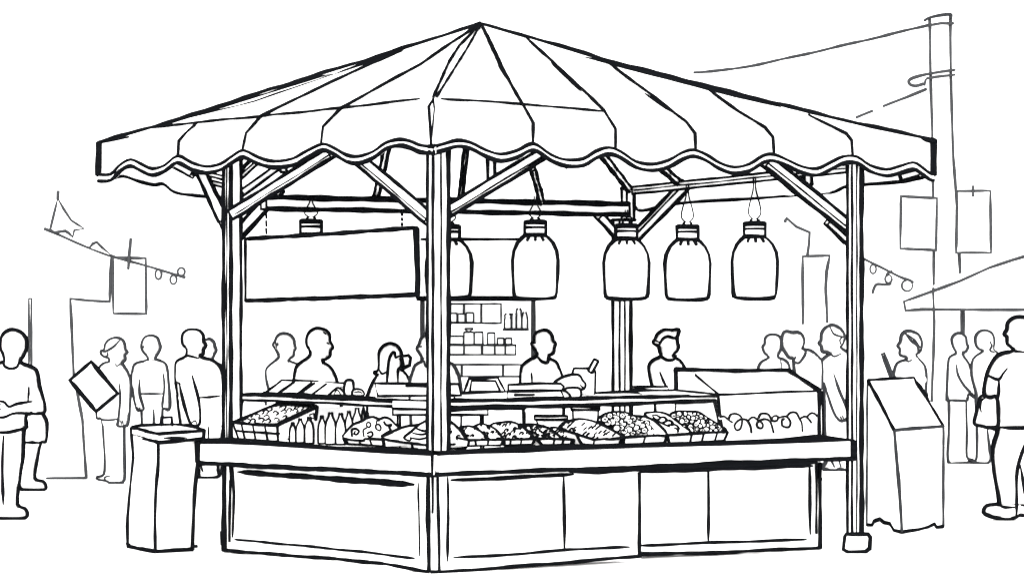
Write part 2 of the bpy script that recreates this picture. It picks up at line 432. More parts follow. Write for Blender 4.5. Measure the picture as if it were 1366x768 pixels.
# ---- posts
def post(px, ptop, pbot, Y, t, ws, side, extra=(), foot=False):
    mb = MB(); top = P(px, ptop, Y); bot = Vector((top.x, top.y, 0)) if pbot is None else P(px, pbot, Y)
    n = NL if side == 'L' else NR; up = (n.x, n.y, 0)
    mb.bar(bot, top, t, t, ws, up=up)
    o = mb.build("post", stall)
    return o
def vpost(x0, x1, ptop, pbot, Y, lines):
    """square post whose drawn edges sit where the lines list says (px, width)"""
    mb = MB(); d = (x1 - x0) * Y / FPX
    zt = P(0, ptop, Y).z; zb = 0 if pbot is None else P(0, pbot, Y).z
    xm = lines[1][0]
    def c(px, dy): return ((px - 683) * Y / FPX, Y + dy)
    pl = [c(x0, d * .45), c(xm, -.01), c(x1, d * .55), c((x0 + x1) / 2 + (x1 - xm) * .3, d)]
    V = [Vector((x, y, zb)) for x, y in pl] + [Vector((x, y, zt)) for x, y in pl]
    mb.add(V, [(3, 2, 1, 0), (4, 5, 6, 7)] + [(i, (i + 1) % 4, 4 + (i + 1) % 4, 4 + i) for i in range(4)])
    for k, (lx, lw) in enumerate(lines):
        # distance of the surface at this px
        if lx <= xm: t = (lx - x0) / max(xm - x0, .1); yy = d * .45 * (1 - t) - .01 * t
        else: t = (lx - xm) / (x1 - xm); yy = -.01 * (1 - t) + d * .55 * t
        X = (lx - 683) * Y / FPX
        mb.ink([(X, Y + yy, zb), (X, Y + yy, zt)], lw)
    mb.ink(V[4:], 3, closed=True, wob=0); mb.ink(V[:4], 3, closed=True, wob=0)
    return mb
vpost(297, 322, 212, None, 25.35, [(298, 5.5), (308, 4.5), (320, 4.2), (302.5, 1.6)]).build("post", stall)
vpost(571, 599, 190, 606, 23.0, [(571, 5), (577.5, 3), (597.5, 6), (588, 2)]).build("post", stall)
rp = vpost(1131, 1152, 212, None, 25.25, [(1132, 4.5), (1136.5, 2.2), (1149.5, 7), (1143, 1.5)]).build("post", stall)
ft = MB(); b0 = [P(x, y, 25.1) for x, y in ((1129, 712), (1158, 712), (1161, 716), (1160, 731), (1154, 735.5), (1131, 735.5), (1125, 732), (1127, 715))]
ft.prism(b0, (0, .32, 0), 4.2); ft.build("post_foot", rp)
bp = vpost(817, 844, 293, None, 27.5, [(818.5, 4), (826.5, 1.6), (841.5, 5.5), (833.5, 1.6)]).build("post", stall)
vpost(829, 848, 251, 293, 27.5, [(830, 3), (836, 1.2), (846, 4)]).build("post_head", bp)

# ---- beams and braces
def beam(name, a, b, t, w=3, d=None):
    mb = MB(); mb.bar(a, b, t, d or t, w); return mb.build(name, stall)
beam("beam", P(352, 271, 25.5), P(836, 279.5, 27.35), .09, [5.5, 6.5, 2, 2], .08)
mb = MB(); a_, b_ = P(846, 254, 27.3), P(1134, 224.5, 25.5); mb.bar(a_, b_, .06, .05, [1.8, 1.8, 1.0, 1.0]); mb.ink([a_ - Vector((0, .03, 0)), b_ - Vector((0, .03, 0))], 1.4); mb.build("beam", stall)
def brace(x0, y0, x1, y1, Y0, Y1, t, w=3.2, mid=None):
    mb = MB(); a = P(x0, y0, Y0); b = P(x1, y1, Y1)
    mb.bar(a, b, t * Y0 / FPX, t * .8 * Y0 / FPX, w)
    if mid is not None:
        ax = (b - a).normalized(); s_ = ax.cross(Vector((0, 1, 0))).normalized() * (t * Y0 / FPX * mid)
        mb.ink([a + s_ - Vector((0, t * .5 * Y0 / FPX, 0)), b + s_ - Vector((0, t * .5 * Y1 / FPX, 0))], 1.2, taper=.4)
    return mb.build("brace", stall)
brace(300, 297, 267, 226, 25.6, 26.4, 13, 3.6, .1)
brace(311, 285, 442, 203, 25.15, 24.2, 13, 3.2, -.18)
brace(314, 316, 372, 253, 25.6, 25.9, 14, 3.6)
brace(574, 293, 476, 210, 23.2, 23.9, 16, 3.4, .2)
brace(596, 283, 726, 204, 23.2, 23.9, 15, 3.4, -.2)
brace(826, 316, 799, 287, 27.6, 27.2, 10, 3.2)
brace(848, 315, 914, 247, 27.6, 27.2, 14, 3.6, .12)
brace(1137, 307, 1022, 214, 25.55, 24.9, 16, 4.0, .1)
brace(1131, 322, 1104, 296, 25.7, 25.5, 8, 3.4)
def rafter(x0, y0, x1, y1, Y0, Y1, t, w=3):
    mb = MB(); mb.bar(P(x0, y0, Y0), P(x1, y1, Y1), t * Y0 / FPX, t * .7 * Y0 / FPX, w); return mb.build("rafter", stall)
rafter(803, 206, 839, 252, 25.2, 27.3, 7)
rafter(883, 224, 908, 246, 26, 27.1, 7, 3.4)
rafter(518, 190, 502, 262, 24.6, 26.1, 7, 3.2)
rafter(623, 188, 614, 268, 25, 26.6, 5, 3.2)
rafter(654.5, 196, 655.5, 243, 24.8, 24.8, 9.5, 3)
rafter(711, 226, 723, 270, 25.4, 26.8, 6, 3.2)
rafter(1077, 228, 1078, 247, 25.4, 25.4, 10, 3.2)
for x0, y0, x1, y1, t in ((322, 236, 346, 214, 5), (322, 258, 372, 222, 8), (322, 226, 334, 214, 3)): rafter(x0, y0, x1, y1, 25.9, 26.2, t, 1.5)
rafter(378, 230, 379, 216, 25.9, 25.9, 8, 1.8)
rafter(228, 217, 257, 233, 26.4, 26, 8, 1.8); rafter(258, 233, 266, 224, 26, 26.1, 4, 1.6)
for y in (236, 246): rafter(280, y - 3, 300, y + 2, 26.2, 26, 5, 1.4)

# ---- counter: fascia slab following both fronts
DL3 = Vector(((Lc - F).normalized().x, (Lc - F).normalized().y, 0)) * .4
ct = MB(); TL = (262, 589); TF = (577, 607); TR = (1141, 588)
def slab(pts_front_top, pts_front_bot, pp, inset, depth, N3, mb, mitre=None):
    f = [pp(x, y, inset) for x, y in pts_front_top]; b = [pp(x, y, inset) for x, y in pts_front_bot]
    fb = [p + N3 * depth for p in f]; bb = [p + N3 * depth for p in b]; n = len(f)
    if mitre: fb[-1] = fb[-1] + mitre; bb[-1] = bb[-1] + mitre
    mb.add(f + b, [[i, i + 1, n + i + 1, n + i] for i in range(n - 1)])
    mb.add(f + fb, [[i, n + i, n + i + 1, i + 1] for i in range(n - 1)])
    mb.add(b + bb, [[i, i + 1, n + i + 1, n + i] for i in range(n - 1)])
    mb.add(fb + bb, [[i, n + i, n + i + 1, i + 1] for i in range(n - 1)])
    mb.add([f[0], b[0], bb[0], fb[0]], [[0, 1, 2, 3]]); mb.add([f[-1], b[-1], bb[-1], fb[-1]], [[3, 2, 1, 0]])
slab([(262, 589), (577, 607)], [(264, 617), (577, 633)], PL, -.1, .75, NL3, ct, DL3)
slab([(577, 607), (1141, 588)], [(577, 633), (1141, 611)], PR, -.1, .75, NR3, ct)
ct.ink([PL(265, 617, -.11), PL(360, 621.5, -.11), PL(470, 627, -.11), PL(575, 633, -.11)], 4.8)
ct.ink([PL(300, 619, -.11), PL(330, 622, -.11), PL(545, 631, -.11)], 3.5, taper=.8)
ct.ink([PL(264, 589, -.11), PL(264, 616, -.11)], 6.5); ct.ink([PR(577, 606, -.12), PR(577, 633, -.12)], 2.6)
ct.ink([PL(576.5, 606, -.13), PL(576.5, 633, -.13)], 2.6); ct.ink([PL(570, 632.6, -.12), PR(586, 632.6, -.12)], 4.6, wob=0); ct.ink([PR(578, 622, -.12), PR(580, 630, -.12)], 3.4, taper=.3)
ct.ink([PR(578, 633, -.11), PR(700, 627.5, -.11), PR(830, 624, -.11), PR(960, 617, -.11), PR(1141, 611, -.11)], 4.6)
ct.ink([PR(600, 632, -.11), PR(640, 629, -.11)], 4, taper=.8)
ct.ink([PR(760, 628.5, -.11), PR(860, 624.5, -.11), PR(980, 620, -.11), PR(1090, 616.5, -.11)], 7.5, taper=.6)
ct.ink([PR(855, 629, -.11), PR(870, 628.5, -.11), PR(1000, 624, -.11), PR(1084, 621, -.11)], 3.8, taper=.5)
ct.ink([PR(1139, 588, -.12), PR(1139, 609, -.12)], 6.6)
counter = ct.build("counter_top", stall)
# black rail added to stand in for the dark shadow line along the counter top
stripe = MB()
def darkband(tops, bots, pp, ins, N3):
    n = len(tops); f = [pp(x, y, ins) for x, y in tops]; b = [pp(x, y, ins) for x, y in bots]
    fb = [p + N3 * .06 for p in f]; bb = [p + N3 * .06 for p in b]
    stripe.add(f + b, [[i, i + 1, n + i + 1, n + i] for i in range(n - 1)], K)
    stripe.add(f + fb, [[i, i + 1, n + i + 1, n + i] for i in range(n - 1)], K)
    stripe.add(fb + bb, [[i, i + 1, n + i + 1, n + i] for i in range(n - 1)], K)
darkband([(262, 584), (300, 583), (345, 586), (440, 595), (515, 596), (577, 601)], [(262, 592), (300, 592), (345, 594), (440, 600), (515, 605), (577, 608)], PL, -.105, NL3)
darkband([(577, 602), (640, 598), (700, 594), (760, 592), (830, 592), (960, 588), (1050, 584), (1094, 579), (1136, 585)],
         [(577, 608), (640, 605), (700, 604), (760, 600), (830, 597), (960, 594.5), (1050, 591.5), (1094, 590), (1136, 588)], PR, -.105, NR3)
stripe.build("counter_stripe", counter)
# ---- cabinets under the counter
cb = MB()
slab([(297, 610), (573, 626)], [(297, 735.5), (573, 764)], PL, 0, .6, NL3, cb)
for pts, w_ in (([(299, 618), (300, 734)], 5.5), ([(297, 733), (370, 739), (450, 745), (510, 751), (573, 762)], 3.6), ([(572, 636), (573, 761)], 7),
               ([(308, 622), (309, 640)], 4), ([(307, 640), (306, 722)], 2.2)):
    cb.ink([PL(x, y, -.012) for x, y in pts], w_)
cb.ink([PL(296, 708, -.012), PL(297, 726, -.012)], 4.5)
cabL = cb.build("cabinet", stall)
pn = MB(); slab([(313, 628), (558, 647)], [(313, 719), (558, 748)], PL, -.006, .004, NL3, pn)
for pts, w_, tp in (([(316, 629), (370, 633), (460, 639), (540, 644), (552, 645)], 6, .7), ([(310, 624), (312, 660), (310, 716)], 2.6, .5), ([(558, 644), (560, 741)], 2.0, .5), ([(313, 719), (400, 727), (480, 735), (553, 744)], 2.2, .5)):
    pn.ink([PL(x, y, -.016) for x, y in pts], w_, taper=tp)
pn.ink([PL(430, 638, -.016), PL(552, 646, -.016)], 6.5, taper=.5)
pn.build("panel", cabL)
cb = MB()
slab([(575, 628), (855, 615)], [(575, 764), (855, 745)], PR, 0, .6, NR3, cb)
for pts, w_ in (([(577, 636), (577, 684)], 1.8), ([(584, 634), (586, 762)], 2.8), ([(575, 762), (588, 763), (660, 757), (750, 750), (855, 741)], 3.6), ([(853, 630), (853, 742)], 3.2)):
    cb.ink([PR(x, y, -.012) for x, y in pts], w_)
cabM = cb.build("cabinet", stall)
pn = MB(); slab([(600, 638), (846, 628)], [(600, 745), (846, 728)], PR, -.006, .004, NR3, pn)
for pts, w_, tp in (([(602, 640), (680, 637), (765, 632)], 4, .6), ([(597, 636), (598, 690), (597, 748)], 2.4, .5), ([(752, 634), (753, 730)], 3.2, .4), ([(605, 743), (700, 738), (760, 732), (840, 729)], 2.6, .5)):
    pn.ink([PR(x, y, -.016) for x, y in pts], w_, taper=tp)
pn.build("panel", cabM)
cb = MB()
slab([(855, 617), (1094, 607)], [(855, 741), (1094, 735)], PR, .3, .4, NR3, cb)
for pts, w_ in (([(1094, 617), (1094, 731)], 3.8), ([(855, 738), (940, 737), (1094, 730)], 3.6), ([(1089, 617), (1089, 711)], 1.8)):
    cb.ink([PR(x, y, .288) for x, y in pts], w_)
cabR = cb.build("cabinet", stall)
pn = MB(); slab([(858, 628), (1082, 620)], [(858, 726), (1082, 717)], PR, .294, .004, NR3, pn)
for pts, w_, tp in (([(945, 626), (945, 720)], 2.8, .4), ([(1080, 620), (1081, 712)], 3, .5), ([(856, 727), (950, 723), (1076, 719)], 2.6, .5)):
    pn.ink([PR(x, y, .284) for x, y in pts], w_, taper=tp)
pn.build("panel", cabR)

# ------------------------------------------------------------------ open display shelf on the counter
disp = thing("display_shelf", "low open-fronted display shelf running round the counter corner above the food trays", "display shelf", tuple(PS(577, 590, .5)))
dt = MB(); IN = .22
slab([(315, 527), (570, 536)], [(319, 533.5), (570, 544)], PL, IN, .5, NL3, dt, DL3)
slab([(577, 536), (957, 527)], [(577, 544), (955, 533)], PR, IN, .5, NR3, dt)
for pp, pts, w_ in ((PL, [(315, 527), (340, 525.5), (420, 530), (500, 533), (572, 536)], 4), (PL, [(352, 524.5), (450, 529), (500, 531.5)], 4.6), (PL, [(322, 533), (440, 537.5), (572, 545)], 2.4),
                    (PR, [(598, 534), (700, 533), (860, 529), (958, 527)], 3.8), (PR, [(598, 543), (760, 541), (955, 534)], 4.4), (PR, [(600, 546), (640, 544), (700, 543)], 5), (PL, [(316, 527), (316, 562)], 3)):
    dt.ink([pp(x, y, IN - .01) for x, y in pts], w_)
dt.build("shelf_top", disp)
def strut(pts, pp, w_, ins=IN):
    mb = MB(); mb.ink([pp(x, y, ins) for x, y in pts], w_, wob=0); mb.build("support", disp)
strut([(323, 533), (316, 562), (313, 586)], PL, 3.8); strut([(953, 533), (959, 562), (962, 588)], PR, 3.8); strut([(958, 527), (960, 548), (965, 588)], PR, 3.2)
mb = MB(); slab([(322, 540), (480, 543)], [(322, 588), (480, 594)], PL, .72, .015, NL3, mb); mb.build("back_panel", disp)
mb = MB(); mb.ink([PR(903, 535, .7), PR(903, 586, .7)], 5); mb.build("support", disp)

# ------------------------------------------------------------------ hanging sign, lamps
sg = thing("hanging_sign", "blank white rectangular board hanging on thin chains between left and front posts", "sign", tuple(PL(440, 400, .45)))
mb = MB(); q = [PL(x, y, .42) for x, y in ((328, 318.5), (440, 312), (556, 303.5), (558, 393), (440, 397), (328, 401))]
mb.prism(q, NL3 * .03, 4.6); mb.ink([PL(555, 304, .4), PL(557, 392, .4)], 6.5); mb.ink([PL(328, 401, .4), PL(450, 397, .4), PL(558, 393, .4)], 4.8)
mb.build("board", sg)
for x, y0, y1 in ((355, 283, 314), (536, 283, 303)):
    mb = MB(); h = (y1 - y0) / 3
    for k in range(3): mb.ink([PL(x, y0 + k * h + 1, .43), PL(x + .5, y0 + (k + 1) * h - 2, .43)], 1.9)
    mb.build("chain", sg)

def lamp(cx, top, bot, Y, cordtop, label, split=True):
    px = Y / FPX; base = P(cx, bot, Y)
    t = thing("pendant_lamp", label, "pendant lamp", tuple(base), "pendant lamps over the counter")
    H = (bot - top) * px; c = tuple(base)
    prof = [(26, 0), (27.5, 6), (28.8, 30), (29.2, 48), (27.5, 60), (23, 70), (17, 77), (11, 81)]
    k = (bot - top - 24) / 81
    sh = MB(); sh.lathe(c, [(r * px, z * k * px) for r, z in prof], 28, 5.6, rims=())
    # curved lower rim
    R = 26 * px; sh.ink([(c[0] + R * math.cos(a), c[1] - R * math.sin(a), c[2] - .012 * math.sin(a) * 1.4) for a in [math.pi * i / 14 for i in range(15)]], 4.6, wob=0)
    Rn = 15 * px
    for dx in (-8, 0, 8):
        sh.ink([(c[0] + dx * px, c[1] - Rn, c[2] + (80 * k) * px), (c[0] + dx * 1.35 * px, c[1] - 22 * px, c[2] + (74 * k) * px)], 2.4)
    sh.build("lamp_shade", t)
    cap = MB(); z0 = 80 * k; zt = z0 + 20
    cap.lathe(c, [(13.5 * px, z0 * px), (13.8 * px, zt * px)], 20, 3.6)
    for z, w_ in ((z0 + 1, 5.2), (z0 + 11.5, 2.2), (z0 + 16, 1.0), (zt - .5, 3.2)):
        cap.ink([(c[0] + 13.8 * px * math.cos(a), c[1] - 13.8 * px * math.sin(a), c[2] + z * px) for a in [math.pi * i / 10 for i in range(11)]], w_, wob=0)
    cap.lathe((c[0], c[1], c[2] + zt * px), [(5 * px, 0), (4.5 * px, 4 * px)], 10, 3)
    cap.build("lamp_cap", t)
    zc_ = c[2] + (zt + 4) * px; zt2 = P(cx, cordtop, Y).z
    for sgn in (-1, 1):
        cd = MB(); h = zt2 - zc_
        cd.ink([(c[0] + sgn * 2 * px, c[1], zc_), (c[0] + sgn * 8 * px, c[1], zc_ + .10 * h + .01), (c[0] + sgn * 7 * px, c[1], zc_ + .35 * h), (c[0] + sgn * (2 if cx != 1006 else 4) * px, c[1], zc_ + .7 * h), (c[0] + sgn * (1.5 if cx != 1006 else 3.5) * px, c[1], zt2)], .5, smooth=True)
        cd.build("cord", t)
lamp(415, 289, 390, 25.6, 262, "white bottle-shaped lamp mostly hidden behind the blank sign, only its cap showing")
lamp(599, 296, 395, 24.6, 262, "white bottle-shaped lamp half hidden behind the front post")
lamp(714, 290, 396, 24.8, 262, "white bottle-shaped lamp hanging alone below the long rear beam")
lamp(835.5, 295, 396.5, 25.2, 280, "white bottle-shaped lamp hanging in front of the rear post")
lamp(917, 296, 397.5, 25.2, 246, "white bottle-shaped lamp hanging by the rear post's right brace")
lamp(1006.5, 292, 396, 25.2, 236, "white bottle-shaped lamp nearest the right post, on long straight cords")

WPLUS = 1.0
# ------------------------------------------------------------------ shelf unit behind the counter
YS = 28.6
su = thing("shelf_unit", "tall stocked shelf unit with blank header board behind the front post", "shelf unit", tuple(P(638, 455, YS).xy) + (0,))
def prismpx(name, pts, Y, t, w_, parent, m=K):
    mb = MB(); mb.prism([P(x, y, Y) for x, y in pts], (0, t, 0), w_, m); return mb.build(name, parent)
prismpx("header_board", rect(556, 319, 714, 397), YS, .05, 3.2, su)
mb = MB(); mb.prism([P(x, y, YS - .03) for x, y in rect(556, 396, 716, 400.5)], (0, .4, 0), 2, K, fill=K); mb.build("top_board", su)
bt = YS
for x0, x1 in ((561, 566), (709, 714)):
    mb = MB(); z1 = P(0, 400, YS).z; xa, xb = P(x0, 0, YS).x, P(x1, 0, YS).x
    mb.prism([Vector((xa, YS, 0)), Vector((xb, YS, 0)), Vector((xb, YS, z1)), Vector((xa, YS, z1))], (0, .05, 0), 1.4, G3, fill=G3); mb.build("upright", su)
for (pts, w_) in ((rect(569, 405, 668.5, 431), 1.9), (rect(569, 460, 688, 473), 2.2), (rect(575, 486, 700, 502), 2.0), (rect(569, 448, 618, 459), 1.8)):
    ob = prismpx("cubby", pts, YS + .02, .3, w_, su, G2)
for x, y0, y1 in ((619, 405, 431), (642, 405, 431), (619, 460, 473), (643, 460, 473), (660, 460, 473), (674, 460, 473), (616, 486, 502), (671, 486, 502), (597, 405, 431)):
    mb = MB(); mb.ink([P(x, y0, YS), P(x, y1, YS)], 1.9, G2); mb.build("divider", su)
mb = MB(); mb.prism([P(x, y, YS) for x, y in rect(671, 438.8, 705, 440.2)], (0, .25, 0), 1.6, G2); mb.build("shelf_board", su)
def jar(x0, x1, top, bot, label, lid=None, Y=None, grp="jars on the shelf unit", name="jar", w_=1.9):
    Y = Y or YS - .02; px = Y / FPX; c = P((x0 + x1) / 2, bot, Y + 0.0); r = (x1 - x0) / 2 * px; h = (bot - top) * px
    c = Vector((c.x, YS + .06 if Y < YS else Y, c.z)); c = Vector((c.x, Y, c.z))
    mb = MB(); mb.lathe(tuple(c), [(r, 0), (r, h * .96), (r * .85, h)], 14, w_, G2, rims=((r, 0, w_), (r * .9, h, w_)))
    if lid:
        o = mb.build(name); l = MB(); l.lathe((c.x, c.y, c.z + h), [(r * .35, 0), (r * .4, 3 * px), (r * .75, 3.4 * px), (r * .75, 5 * px)], 12, 1.8, G2, rims=((r * .75, 5 * px, 1.6),)); l.build("lid", o)
    else: o = mb.build(name)
    return tag(o, label, "jar", grp)
jar(600.5, 609.5, 418, 430, "squat jar beside the front post on the shelf unit's top row")
jar(611, 620.5, 419, 430, "squat jar in the middle of the three on the top row of cubbies")
jar(622, 631.5, 417.5, 430, "squat jar on the right of the three on the top row of cubbies")
jar(619, 632, 443, 459.5, "tall jar with a knobbed lid standing on the middle cubby row", lid=True)
jar(633, 644, 443, 459.5, "tall plain jar directly right of the knobbed-lid jar")
jar(650.5, 660, 444, 459.5, "narrow tall tin standing alone on the middle cubby row")
jar(663.5, 672, 451, 459.5, "small cup left of the pair at the right end of the middle row")
jar(674.5, 682.5, 451, 459.5, "small cup at the far right end of the middle row")
def bottle(cx, hw, top, bot, Y, label, grp, w_=2.6, m=K, neck=.35, cap=False, sh=.45):
    px = Y / FPX; c = tuple(P(cx, bot, Y)); r = hw * px; h = (bot - top) * px
    mb = MB(); mb.lathe(c, [(r * .96, 0), (r, h * .1), (r, h * (1 - sh)), (r * .8, h * (1 - sh * .6)), (r * neck * 1.3, h * (1 - sh * .28)), (r * neck, h * .93), (r * neck * .8, h)], 14, w_, m, rims=((r * .96, 0, w_ * .8),))
    o = mb.build("bottle")
    if cap:
        l = MB(); l.lathe((c[0], c[1], c[2] + h * .86), [(r * neck * 1.25, 0), (r * neck * 1.25, h * .14)], 10, w_ * .8, m, rims=((r * neck * 1.25, 0, w_ * .8),)); l.build("cap", o)
    return tag(o, label, "bottle", grp)
bottle(677.5, 4.6, 418, 438.5, YS + .05, "round-shouldered bottle at the left of the small shelf bottles", "bottles on the shelf unit", 2.3, G2, .7)
bottle(686, 3.2, 418, 438.5, YS + .05, "slim square-topped bottle second on the small bottle shelf", "bottles on the shelf unit", 2.3, G2, .9, sh=.1)
bottle(692, 4.0, 411, 438.5, YS + .05, "tallest long-necked bottle on the small bottle shelf", "bottles on the shelf unit", 2.3, G2, .6)
bottle(700, 3.8, 416, 438.5, YS + .05, "narrow-necked bottle at the right end of the small bottle shelf", "bottles on the shelf unit", 2.3, G2, .5)

# ------------------------------------------------------------------ food on the counter
WPLUS = .9
def tray(name, label, rim, bot, pp, ins, dback, lift, verts=(), w_=2.6, cat="tray", hline=False):
    """shallow basket: rim / bottom polylines along the front, back edge lifted and set dback deeper"""
    mb = MB(); n = len(rim); N3 = NL3 if pp is PL else NR3
    r = [pp(x, y, ins) for x, y in rim]; b = [pp(x, y, ins + .02) for x, y in bot]
    rb = [p + N3 * dback + Vector((0, 0, lift)) for p in r]; bb = [p + N3 * dback for p in b]
    mb.add(r + b, [[i, i + 1, n + i + 1, n + i] for i in range(n - 1)])
    mb.add(b + bb, [[i, i + 1, n + i + 1, n + i] for i in range(n - 1)])
    mb.add(rb + bb, [[i, i + 1, n + i + 1, n + i] for i in range(n - 1)])
    for e in (0, -1): mb.add([r[e], b[e], bb[e], rb[e]], [[0, 1, 2, 3]])
    mb.ink(r, w_ + .3); mb.ink(b, w_); mb.ink(rb, w_ * .7)
    mb.ink([r[0], b[0]], w_ + 1); mb.ink([r[-1], b[-1]], w_ + 1); mb.ink([r[0], rb[0]], w_ * .8); mb.ink([r[-1], rb[-1]], w_ * .8)
    for (xa, xb) in verts:
        ya = float(np.interp(xa, [p[0] for p in rim], [p[1] for p in rim])); yb = float(np.interp(xb, [p[0] for p in bot], [p[1] for p in bot]))
        mb.ink([pp(xa, ya, ins - .005), pp(xb, yb, ins + .012)], w_ * .75)
    return tag(mb.build(name), label, cat, "food trays on the counter")
def mound(name, label, outline, pp, ins, kind, n, w_=2.8, sz=3, cat="food", hm=.09, seed=1, extra=()):
    cx = sum(p[0] for p in outline) / len(outline); Y = pp(cx, 0, ins).y
    mb, pf = puff(name, outline, Y, w_, K, (), None, hm, build=False, grid=3, step=.9)
    R = random.Random(seed); xs = [p[0] for p in outline]; ys = [p[1] for p in outline]; pts = []; tries = 0
    while len(pts) < n and tries < 3000:
        tries += 1; x, y = R.uniform(min(xs), max(xs)), R.uniform(min(ys), max(ys))
        if pf.height(x, y) < (sz + 1) * .3 * pf.px: continue
        if any((x - a) ** 2 + ((y - b) * 1.25) ** 2 < (sz * 1.65) ** 2 for a, b in pts): continue
        pts.append((x, y))
    for x, y in pts:
        a = R.uniform(0, 6.28); s = sz * R.uniform(.75, 1.1)
        if kind == 'ring': l = [(x + s * .8 * math.cos(a + t), y + s * .7 * math.sin(a + t)) for t in np.linspace(0, R.choice((4.4, 5.4, 6.3)), 9)]
        elif kind == 'dash': l = [(x - s * .9, y + s * .8), (x - s * .2 , y + R.uniform(-.5, .5)), (x + s * .9, y - s * .8)]
        elif kind == 'leaf': l = [(x - s, y + s * .4), (x, y - s * .6), (x + s, y - s * .2), (x + s * .3, y + s * .6)]
        elif kind == 'chip': l = [(x - s, y + R.uniform(-1, 1)), (x + R.uniform(-1, 1), y - s * .6), (x + s, y + R.uniform(-1, 1)), (x + s * .2, y + s * .7)]
        else: l = [(x + s * math.cos(a + t) * R.uniform(.8, 1.1), y + s * .8 * math.sin(a + t) * R.uniform(.8, 1.1)) for t in np.linspace(0, 6.3, 9)]
        pf.line(mb, l, max(1.6, w_ * .72), K, taper=.2, off=.006)
    for l in extra: pf.line(mb, l, w_ * .8, K, taper=.2)
    return tag(mb.build(name), label, cat)

# basket of chips at the far left: a deep tilted box basket
bk = MB(); cR = lambda x, y, i: PL(x, y, i)
r4 = [PL(311, 563.5, -.02), PL(370, 567.5, -.02), PL(423, 542, .3), PL(370, 538, .42)]
b4 = [PL(319, 586, .02), PL(371, 588, .02), PL(387, 585, .25), PL(372, 580, .4)]
for i in range(4):
    j = (i + 1) % 4
    if i == 1: bk.add([r4[1], r4[2], PL(420, 560, .28), b4[2], b4[1]], [[0, 1, 2, 3, 4]])
    else: bk.add([r4[i], r4[j], b4[j], b4[i]], [[0, 1, 2, 3]])
bk.add(b4, [[3, 2, 1, 0]])
bk.ink(r4, 4, closed=True, wob=0); bk.ink([r4[0], b4[0]], 3.5); bk.ink([r4[1], b4[1]], 3.2); bk.ink([b4[0], b4[1]], 3)
bk.ink([PL(316, 574, -.01), PL(371, 578.5, -.01), PL(384, 573, .2)], 2.6)
for xa, xb in ((322, 327), (337, 341), (353, 357)): bk.ink([PL(xa, 564, -.022), PL(xb, 587, .01)], 2.6)
bk.ink([PL(384, 561, .09), PL(386, 586, .2)], 2.6); bk.ink([r4[1], PL(398, 554, .15), r4[2]], 2.8); bk.ink([r4[2], PL(421, 560, .28)], 4)
bk.ink([PL(413, 553, .2), PL(418, 551, .25), PL(420, 558, .26), PL(414, 557, .25), PL(413, 553, .2)], 2)
tag(bk.build("basket"), "deep square basket tipped forward at the left end of the counter", "basket", "food trays on the counter")
mound("bread_slices", "loose heap of sliced bread filling the deep tipped basket", [(323, 561), (345, 549), (368, 541), (395, 541), (412, 543), (398, 551), (376, 561), (366, 565), (340, 565)], PL, .12, 'chip', 20, 2.4, 3.8, hm=.04, seed=3)
# bottles
for i, (zx, zw, zt_, zb_, ins, lb) in enumerate(((632, 27, 440, 620, .05, "short pointed bottle right beside the tipped basket"), (703, 38, 405, 622, .05, "pointed bottle second from the tipped basket"),
        (785, 40, 390, 626, .05, "round-capped pointed bottle third from the tipped basket"), (905, 34, 378, 628, .08, "notched-neck bottle fourth from the tipped basket"),
        (985, 48, 348, 634, .03, "widest front-row pointed bottle in the middle of the bottle row"), (1078, 44, 355, 636, .05, "front-row pointed bottle with its neighbour leaning behind it"),
        (1155, 36, 335, 560, .14, "pointed bottle standing in the back row beside the bun tray"), (1232, 44, 305, 560, .16, "tallest back-row pointed bottle above the bun tray"), (1290, 12, 300, 380, .22, "thin dark spout just right of the tallest pointed bottle"))):
    Y = PL(300 + zx / 6.983, 0, ins).y
    bottle(300 + zx / 6.983, zw / 6.983, 500 + zt_ / 6.983, 500 + (zb_ + (68 if zb_ < 600 else 8)) / 6.983, Y, lb, "sauce bottles on the counter", 2.8, K, .28, cap=(i == 2), sh=.5)
# bun tray
k7 = 6.983
mound("iced_buns", "domed pile of iced buns with ring decorations beside the bottles", zc(440, 500, k7, [(125, 585), (160, 520), (220, 460), (300, 430), (350, 400), (410, 392), (460, 412), (510, 395), (560, 410), (610, 460), (638, 495), (600, 600), (300, 605)]), PL, .07, 'none', 0, 3.4, 3, seed=5,
      extra=[zc(440, 500, k7, l) for l in ([(345, 470), (350, 440), (375, 440), (385, 465), (365, 485), (345, 470)], [(435, 500), (430, 465), (460, 455), (480, 485), (470, 515), (435, 500)], [(350, 540), (390, 525), (400, 555), (375, 572), (355, 560)], [(210, 570), (205, 510), (245, 495), (275, 520), (255, 550), (230, 545), (240, 520)], [(320, 570), (315, 510), (345, 490)], [(435, 450), (440, 425), (465, 425)], [(505, 430), (530, 465), (575, 460), (555, 485), (570, 510), (520, 540), (480, 565)])])
tray("food_tray", "shallow tray under the iced buns", zc(440, 500, k7, [(125, 588), (300, 592), (495, 600)]), zc(440, 500, k7, [(150, 640), (300, 645), (505, 662)]), PL, .0, .2, .02, zc(440, 500, k7, [(150, 590)]) and [(461, 464), (478, 481), (493, 496)], 2.8)
